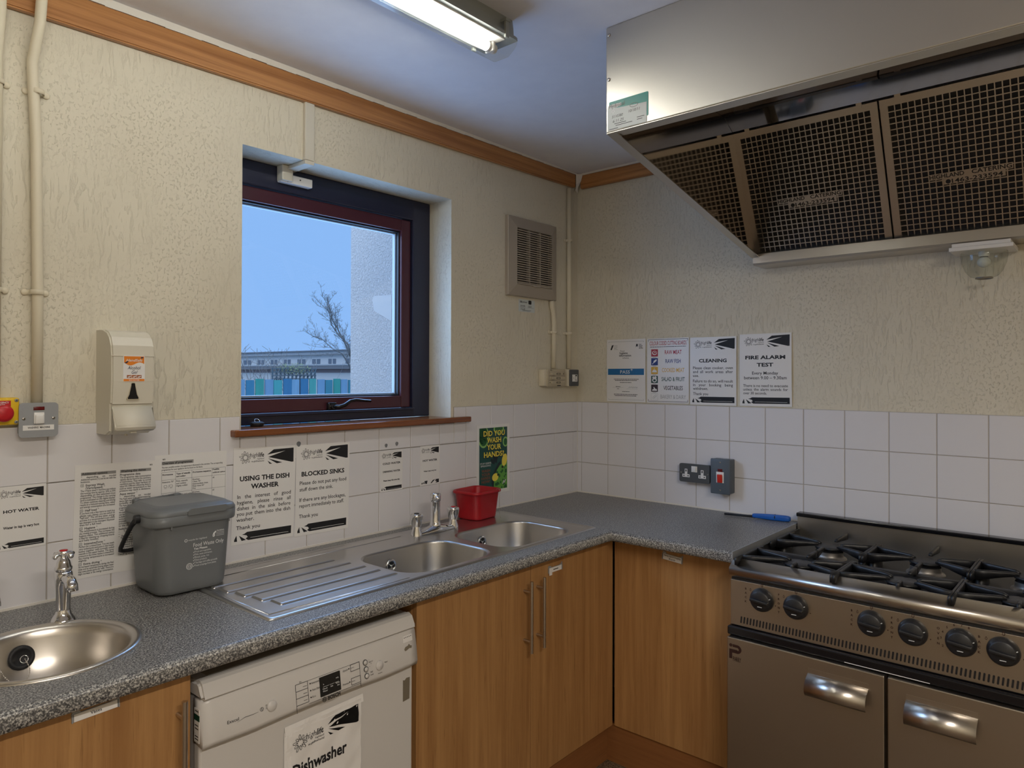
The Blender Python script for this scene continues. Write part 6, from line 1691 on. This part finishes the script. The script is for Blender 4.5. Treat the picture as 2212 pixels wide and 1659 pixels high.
def strip_light(x0, x1, yc, label):
    t = thing('ceiling_light', label, 'light fitting', ((x0+x1)/2, yc, CEIL))
    zl = 2.424
    mb = MB()
    def prof(x): return [(x, yc+dy, z) for dy, z in ((-.042, CEIL+.0003), (-.046, 2.462), (-.048, zl+.010), (-.061, zl+.008), (-.062, zl-.002), (.062, zl-.002), (.061, zl+.008), (.048, zl+.010), (.046, 2.462), (.042, CEIL+.0003))]
    mb.loft([prof(x0), prof(x1-.012), [(x1, p[1]*1, p[2]) if abs(p[1]-yc) < .05 and p[2] > zl+.009 and False else (x1-.002, yc+(p[1]-yc)*.96, p[2]) for p in prof(x1)]], 0, False, True, True)
    obj('body', mb, 'grey_body', t, None, True)
    # gear tray, white, behind the tube
    mb = MB(); mb.box(x0+.02, x1-.04, yc-.046, yc+.046, zl-.006, zl-.0022); obj('gear_tray', mb, 'white_plastic', t, None, True)
    # clear diffuser
    mb = MB(); P = [(-.060, zl-.002), (-.058, zl-.010), (-.050, 2.404), (-.026, 2.388), (.026, 2.388), (.050, 2.404), (.058, zl-.010), (.060, zl-.002)]
    r = lambda x, k=1: [(x, yc+dy*k, zl+(z-zl)*k) for dy, z in P]
    mb.loft([r(x0), r(x1-.006), r(x1-.001, .97)], 0, False, True, True, False)
    obj('diffuser', mb, 'diffuser', t, None, True)
    mb = MB(); mb.cyl((x0+.05, yc, 2.406), (x1-.058, yc, 2.406), .0128, 18); obj('fluorescent_tube', mb, 'tube', t, 'glowing white tube', True)
    mb = MB()
    for xe in (x0+.035, x1-.050):
        mb.rbox(xe-.006, xe+.006, yc-.016, yc+.016, 2.3925, zl-.004, .003, 2); mb.cyl((xe-.016, yc, 2.406), (xe+.016, yc, 2.406), .0135, 16)
    obj('lamp_holder', mb, 'white_plastic', t, None, True)
    # toggle clips
    k = 0
    for xe in (x1-.052, x1-.62, x0+.052):
        for s in (-1, 1):
            mb = MB(); mb.rbox(xe-.007, xe+.007, yc+s*.058, yc+s*.066, zl-.010, 2.462, .0015, 2, 0, False); mb.box(xe-.009, xe+.009, yc+s*.046, yc+s*.068, 2.458, 2.466)
            obj('toggle_clip', mb, 'grey_body', t, None, True)
    return t
# ------------------------------------------------------------------ outside the window
def outside():
    mb = MB(); mb.box(-30, 60, .26, 70, -.5, -.3); struct('ground', mb, 'ground', 'wet ground outside the window')
    # roughcast return of the building beside the window, with its smooth corner strip
    mb = MB(); mb.box(-.80, .16, .2505, .782, -.3, 4.2)
    struct('wall_outside', mb, 'roughcast', 'white roughcast wall just outside the right of the window')
    mb = MB(); mb.box(-.8015, -.79, .2507, .47, -.3, 4.2); struct('trim_8', mb, 'smooth_render', 'smooth pale strip on the roughcast wall beside the window')
    mb = MB(); mb.prism([(-.475, 1.735), (-.60, 1.79), (-.615, 1.845), (-.60, 1.86), (-.475, 1.855)], -.8012, -.79, 0, False, Matrix(((0, 0, 1, 0), (-1, 0, 0, 0), (0, 1, 0, 0), (0, 0, 0, 1))))
    struct('trim_9', mb, 'smooth_render', 'faint square patch on the roughcast wall outside the window')
    # board fence
    f = thing('board_fence', 'low fence of blue and teal painted boards outside', 'fence', (2.3, 6, -.3))
    bx = [(1.15, 1.26), (1.285, 1.39), (1.405, 1.51), (1.53, 1.633), (1.659, 1.764), (1.787, 1.897), (1.907, 2.022), (2.045, 2.161), (2.163, 2.272), (2.297, 2.404), (2.43, 2.527), (2.553, 2.664), (2.678, 2.785), (2.812, 2.915), (2.929, 3.033), (3.055, 3.154), (3.175, 3.28), (3.30, 3.41)]
    ci = [0, 1, 2, 0, 1, 2, 3, 4, 5, 4, 7, 2, 6, 1, 2, 6, 3, 5]
    for (a, b), c in zip(bx, ci):
        mb = MB(); mb.box(a, b, 6.0, 6.02, -.29, 1.42+.008*((c*5) % 3)); obj('board', mb, 'board%d' % c, f, None, True)
    mb = MB()
    for z in (.1, 1.05): mb.box(1.15, 3.41, 6.021, 6.06, z, z+.09)
    obj('rail', mb, 'post_white', f, None, True)
    for x in (1.645, 1.778, 2.17, 2.80, 2.922, 2.674, 3.044):
        mb = MB(); mb.box(x-.012, x+.012, 6.022, 6.06, -.29, 1.418); obj('post', mb, 'post_white', f, None, True)
    t = thing('trellis_panel', 'dark garden trellis with a climbing plant standing above the fence', 'trellis', (2.25, 6.1, -.3))
    mb = MB()
    for k in range(12): x = 1.935+.0575*k; mb.box(x-.008, x+.008, 6.08, 6.095, -.29, 1.575)
    for k in range(4): mb.box(1.925, 2.578, 6.07, 6.08, 1.43+.043*k, 1.442+.043*k)
    rnd = random.Random(3)
    for k in range(10): a = 1.95+.06*k; mb.tube([(a, 6.07, 1.42), (a+.05, 6.068, 1.50), (a+.09, 6.07, 1.575)], .006, 6)
    obj('lattice', mb, 'trellis', t, None, True)
    mb = MB()
    for k in range(420):
        a = rnd.uniform(0, 2*pi); r = rnd.random()**.6
        c = Vector((2.24+.22*r*cos(a), 6.09+.1*rnd.uniform(-1, 1), 1.565+.075*r*sin(a))); s = rnd.uniform(.008, .018)
        u = Vector((rnd.uniform(-1, 1), rnd.uniform(-1, 1), rnd.uniform(-1, 1))).normalized(); w = u.orthogonal().normalized()
        mb.add([c-u*s, c+w*s*.5, c+u*s, c-w*s*.5], [(0, 1, 2, 3)])
    obj('climber', mb, 'leaf', t, 'pale green climber', True)
    # bare tree
    tr = thing('bare_tree', 'bare winter tree with thin spreading branches outside the window', 'tree', (9.2, 14, -.3))
    mb = MB(); rnd = random.Random(11)
    def branch(P, r0, r1, lvl, seed):
        n = len(P); mb.tube(P, r0, 6 if lvl else 8, 0, [r0+(r1-r0)*i/(n-1) for i in range(n)])
        if lvl >= 3: return
        P = [Vector(p) for p in P]
        for i in range(1, n):
            for q in range(3 if lvl else 3):
                t_ = rnd.random(); base = P[i-1].lerp(P[i], t_); d = (P[i]-P[i-1]).normalized()
                if lvl == 2 and rnd.random() < .5: continue
                ax = Vector((rnd.uniform(-1, 1), rnd.uniform(-1, 1), rnd.uniform(-.5, .9))).normalized()
                dd = (d*.55+ax*.75).normalized(); L_ = (P[-1]-P[0]).length*rnd.uniform(.22, .42)*(.8 if lvl else 1)
                k = 4; Q = [base]
                for j in range(k): dd = (dd+Vector((rnd.uniform(-.25, .25), rnd.uniform(-.25, .25), rnd.uniform(-.1, .25)))).normalized(); Q.append(Q[-1]+dd*L_/k)
                branch(Q, max(.003, r1+(r0-r1)*.35)*.55, .0022, lvl+1, seed)
    limbs = [([(9.03, 14, 2.0), (8.891, 13.9, 2.316), (8.69, 14.1, 2.6), (8.462, 14.1, 2.866), (8.267, 13.9, 3.129), (8.12, 13.8, 3.292)], .026, .006),
             ([(9.03, 14, 2.0), (8.952, 14.2, 2.446), (8.842, 14.3, 2.735), (8.657, 14.3, 2.978), (8.489, 14.2, 3.269), (8.399, 14.2, 3.426)], .022, .006),
             ([(9.03, 14, 2.0), (9.046, 13.8, 2.386), (9.17, 13.6, 2.713), (9.3, 13.5, 3.05)], .022, .006),
             ([(9.1, 14, 1.45), (8.771, 13.7, 1.741), (8.392, 13.5, 2.049), (8.025, 13.4, 2.163), (7.71, 13.4, 2.397), (7.458, 13.4, 2.472)], .018, .004)]
    mb.tube([(9.25, 14, -.3), (9.179, 14, 1.23), (9.113, 14, 1.68), (9.03, 14, 2.02)], .05, 10, 0, [.07, .055, .045, .03])
    for P, a, b in limbs: branch(P, a, b, 0, 0)
    obj('branches', mb, 'bark', tr, None, True)
    s = thing('bare_shrub', 'sparse leafless shrub beyond the fence at the left of the window', 'shrub', (3.4, 9, -.3))
    mb = MB(); rnd = random.Random(21)
    for k in range(46):
        x = 3.0+rnd.random()*1.1; P = [Vector((x, 9+rnd.uniform(-.2, .2), -.3+1.2*rnd.random()))]
        top = 1.86+.12*rnd.random()-.10*abs(x-3.4); d = Vector((rnd.uniform(-.25, .25), 0, 1)).normalized(); L_ = top-P[0].z
        for j in range(6): d = (d+Vector((rnd.uniform(-.25, .25), rnd.uniform(-.2, .2), 0))).normalized(); P.append(P[-1]+d*L_/6)
        mb.tube(P, .007, 5, 0, [.008-.001*i for i in range(7)])
        for j in range(3, 7): mb.tube([P[j], P[j]+Vector((rnd.uniform(-.12, .12), rnd.uniform(-.1, .1), rnd.uniform(.03, .13)))], .003, 4)
    obj('twigs', mb, 'twig', s, None, True)
    # long flat-roofed building and a lower white garage block in front of it
    def block(name, label, A, B, parts, depth):
        A = Vector((*A, 0)); B = Vector((*B, 0)); tdir = (B-A).normalized(); nrm = Vector((tdir.y, -tdir.x, 0))
        if nrm.x < 0: nrm = -nrm
        th = thing(name, label, 'building', ((A+B)/2)[:])
        T = Matrix(((tdir.x, nrm.x, 0, A.x), (tdir.y, nrm.y, 0, A.y), (0, 0, 1, 0), (0, 0, 0, 1)))
        for nm, mat, boxes in parts:
            for q in (boxes if nm == 'window' else [boxes]):
                mb = MB()
                for b in ([q] if nm == 'window' else q): mb.box(*b, 0, T)
                obj(nm, mb, mat, th, None, True)
    wins = []
    for a, b in ((-2.6, -1.6), (-.2, .8), (1.7, 2.55), (3.4, 4.2), (5.05, 5.84), (6.67, 7.59), (8.38, 9.26), (10.17, 10.96), (12.0, 12.9), (14, 14.9)):
        m_ = (a+b)/2; wins += [(a, m_-.07, -.03, .05, 2.27, 2.60), (m_+.07, b, -.03, .05, 2.27, 2.60)]
    block('long_building', 'long pale flat-roofed building far beyond the fence', (25.3, 49.3), (26.05, 36.8),
          [('wall', 'bwall', [(-6, 22, 0, 6, -.3, 2.95)]), ('fascia', 'broof_pale', [(-6.2, 22.2, -.25, 6, 2.90, 3.13)]), ('roof', 'broof', [(-6.4, 22.4, -.35, 6.2, 3.13, 3.2)]), ('window', 'bwin', wins)], 6)
    block('garage_block', 'low white building with a grey roof edge and brick band beyond the fence', (21.2, 41.9), (21.3, 30.5),
          [('wall', 'bwall', [(-6, 20, 0, 2.5, -.3, 1.62)]), ('brick_band', 'brick', [(-6.05, 20, -.03, 2.5, 1.62, 1.83)]), ('roof', 'broof', [(-6.3, 20.2, -.3, 2.7, 1.83, 2.03)]), ('roof_edge', 'broof_pale', [(-6.32, 20.2, -.32, 2.7, 2.03, 2.09)])], 3)

def camera():
    cd = bpy.data.cameras.new('Camera'); c = bpy.data.objects.new('Camera', cd); COL.objects.link(c)
    W, H = 2212, 1659; f = 1527.92
    cd.sensor_fit = 'HORIZONTAL'; cd.sensor_width = 36; cd.lens = 36*f/W
    cd.shift_x = 27.24/W; cd.shift_y = -30.98/W
    yaw, pit, rol = radians(48.54413449), radians(.47122656), radians(.17597228)
    fw = Vector((sin(yaw)*cos(pit), cos(yaw)*cos(pit), sin(pit))); rt = Vector((cos(yaw), -sin(yaw), 0)); up = rt.cross(fw)
    r2 = rt*cos(rol)+up*sin(rol); u2 = -rt*sin(rol)+up*cos(rol)
    c.matrix_world = Matrix(((r2.x, u2.x, -fw.x, -2.90723), (r2.y, u2.y, -fw.y, -2.04952), (r2.z, u2.z, -fw.z, .57693+WT), (0, 0, 0, 1)))
    cd.clip_start = .05; cd.clip_end = 300
    SC.camera = c

def area(name, loc, target, sx, sy, power, col):
    ld = bpy.data.lights.new(name, 'AREA'); ld.shape = 'RECTANGLE'; ld.size = sx; ld.size_y = sy; ld.energy = power; ld.color = col
    o = bpy.data.objects.new(name, ld); COL.objects.link(o); o.location = loc
    o.rotation_euler = (Vector(target)-Vector(loc)).to_track_quat('-Z', 'Y').to_euler()
    return o

def lighting():
    w = bpy.data.worlds.new('World'); SC.world = w; w.use_nodes = True
    bg = w.node_tree.nodes['Background']; bg.inputs['Color'].default_value = SKY_COL; bg.inputs['Strength'].default_value = SKY_STR
    area('sky_light', (-4.2, 3.4, 4.2), (-1.3, .1, 1.75), 3.2, 3.2, SKY_W, (.62, .78, 1.0))
    area('ceiling_lamp', (-2.9, -2.9, 2.40), (-2.9, -2.9, 0), 1.45, .10, LAMP_W, (1.0, .915, .81))
    area('window_daylight', (-1.38, .222, 1.755), (-1.38, -1, 1.755), .98, .86, WIN_W, (.27, .52, 1.0))
    sd = bpy.data.lights.new('overcast_sun', 'SUN'); sd.energy = 1.2; sd.angle = radians(40); sd.color = (.93, .97, 1.0)
    so = bpy.data.objects.new('overcast_sun', sd); COL.objects.link(so); so.location = (0, -10, 12); so.rotation_euler = Vector((.45, .62, -.64)).to_track_quat('-Z', 'Y').to_euler()
    strip_light(-2.90, -1.395, -.720, 'lit fluorescent batten with clear diffuser on the ceiling')
    vs = SC.view_settings; vs.view_transform = 'Standard'; vs.look = 'None'; vs.gamma = 1; vs.use_curve_mapping = False; vs.exposure = EXPO
    SC.cycles.max_bounces = 12; SC.cycles.transparent_max_bounces = 16
    SC.cycles.sample_clamp_indirect = 6

SKY_COL = (.27, .51, .95, 1); SKY_STR = 1.02; SKY_W = 150; WIN_W = 12.5; LAMP_W = 50; EXPO = 0

build_materials()
build_shell(); tiles(); window(); worktop(); cabinets(); sink(); basin(); mixer()
pillar_tap('pillar_tap', 'chrome pillar tap with a red-topped cross head behind the round basin', -2.339, -.190, 'red')
pillar_tap('pillar_tap', 'chrome pillar tap at the photo edge with only its spout showing', -2.488, -.190, 'pblue')
sink_plug('sink_plug', 'black rubber sink plug with ring lying on the window sill', (-1.694, .082, 1.3176))
food_bin(); red_box(); lighter()
soap_dispenser(); pipes(); vent(); fuse_box(); trunking(); wall_switches(); cooker_wall_sockets(); tacks()
notices()
dishwasher(); cooker(); hood()
outside(); lighting(); camera()
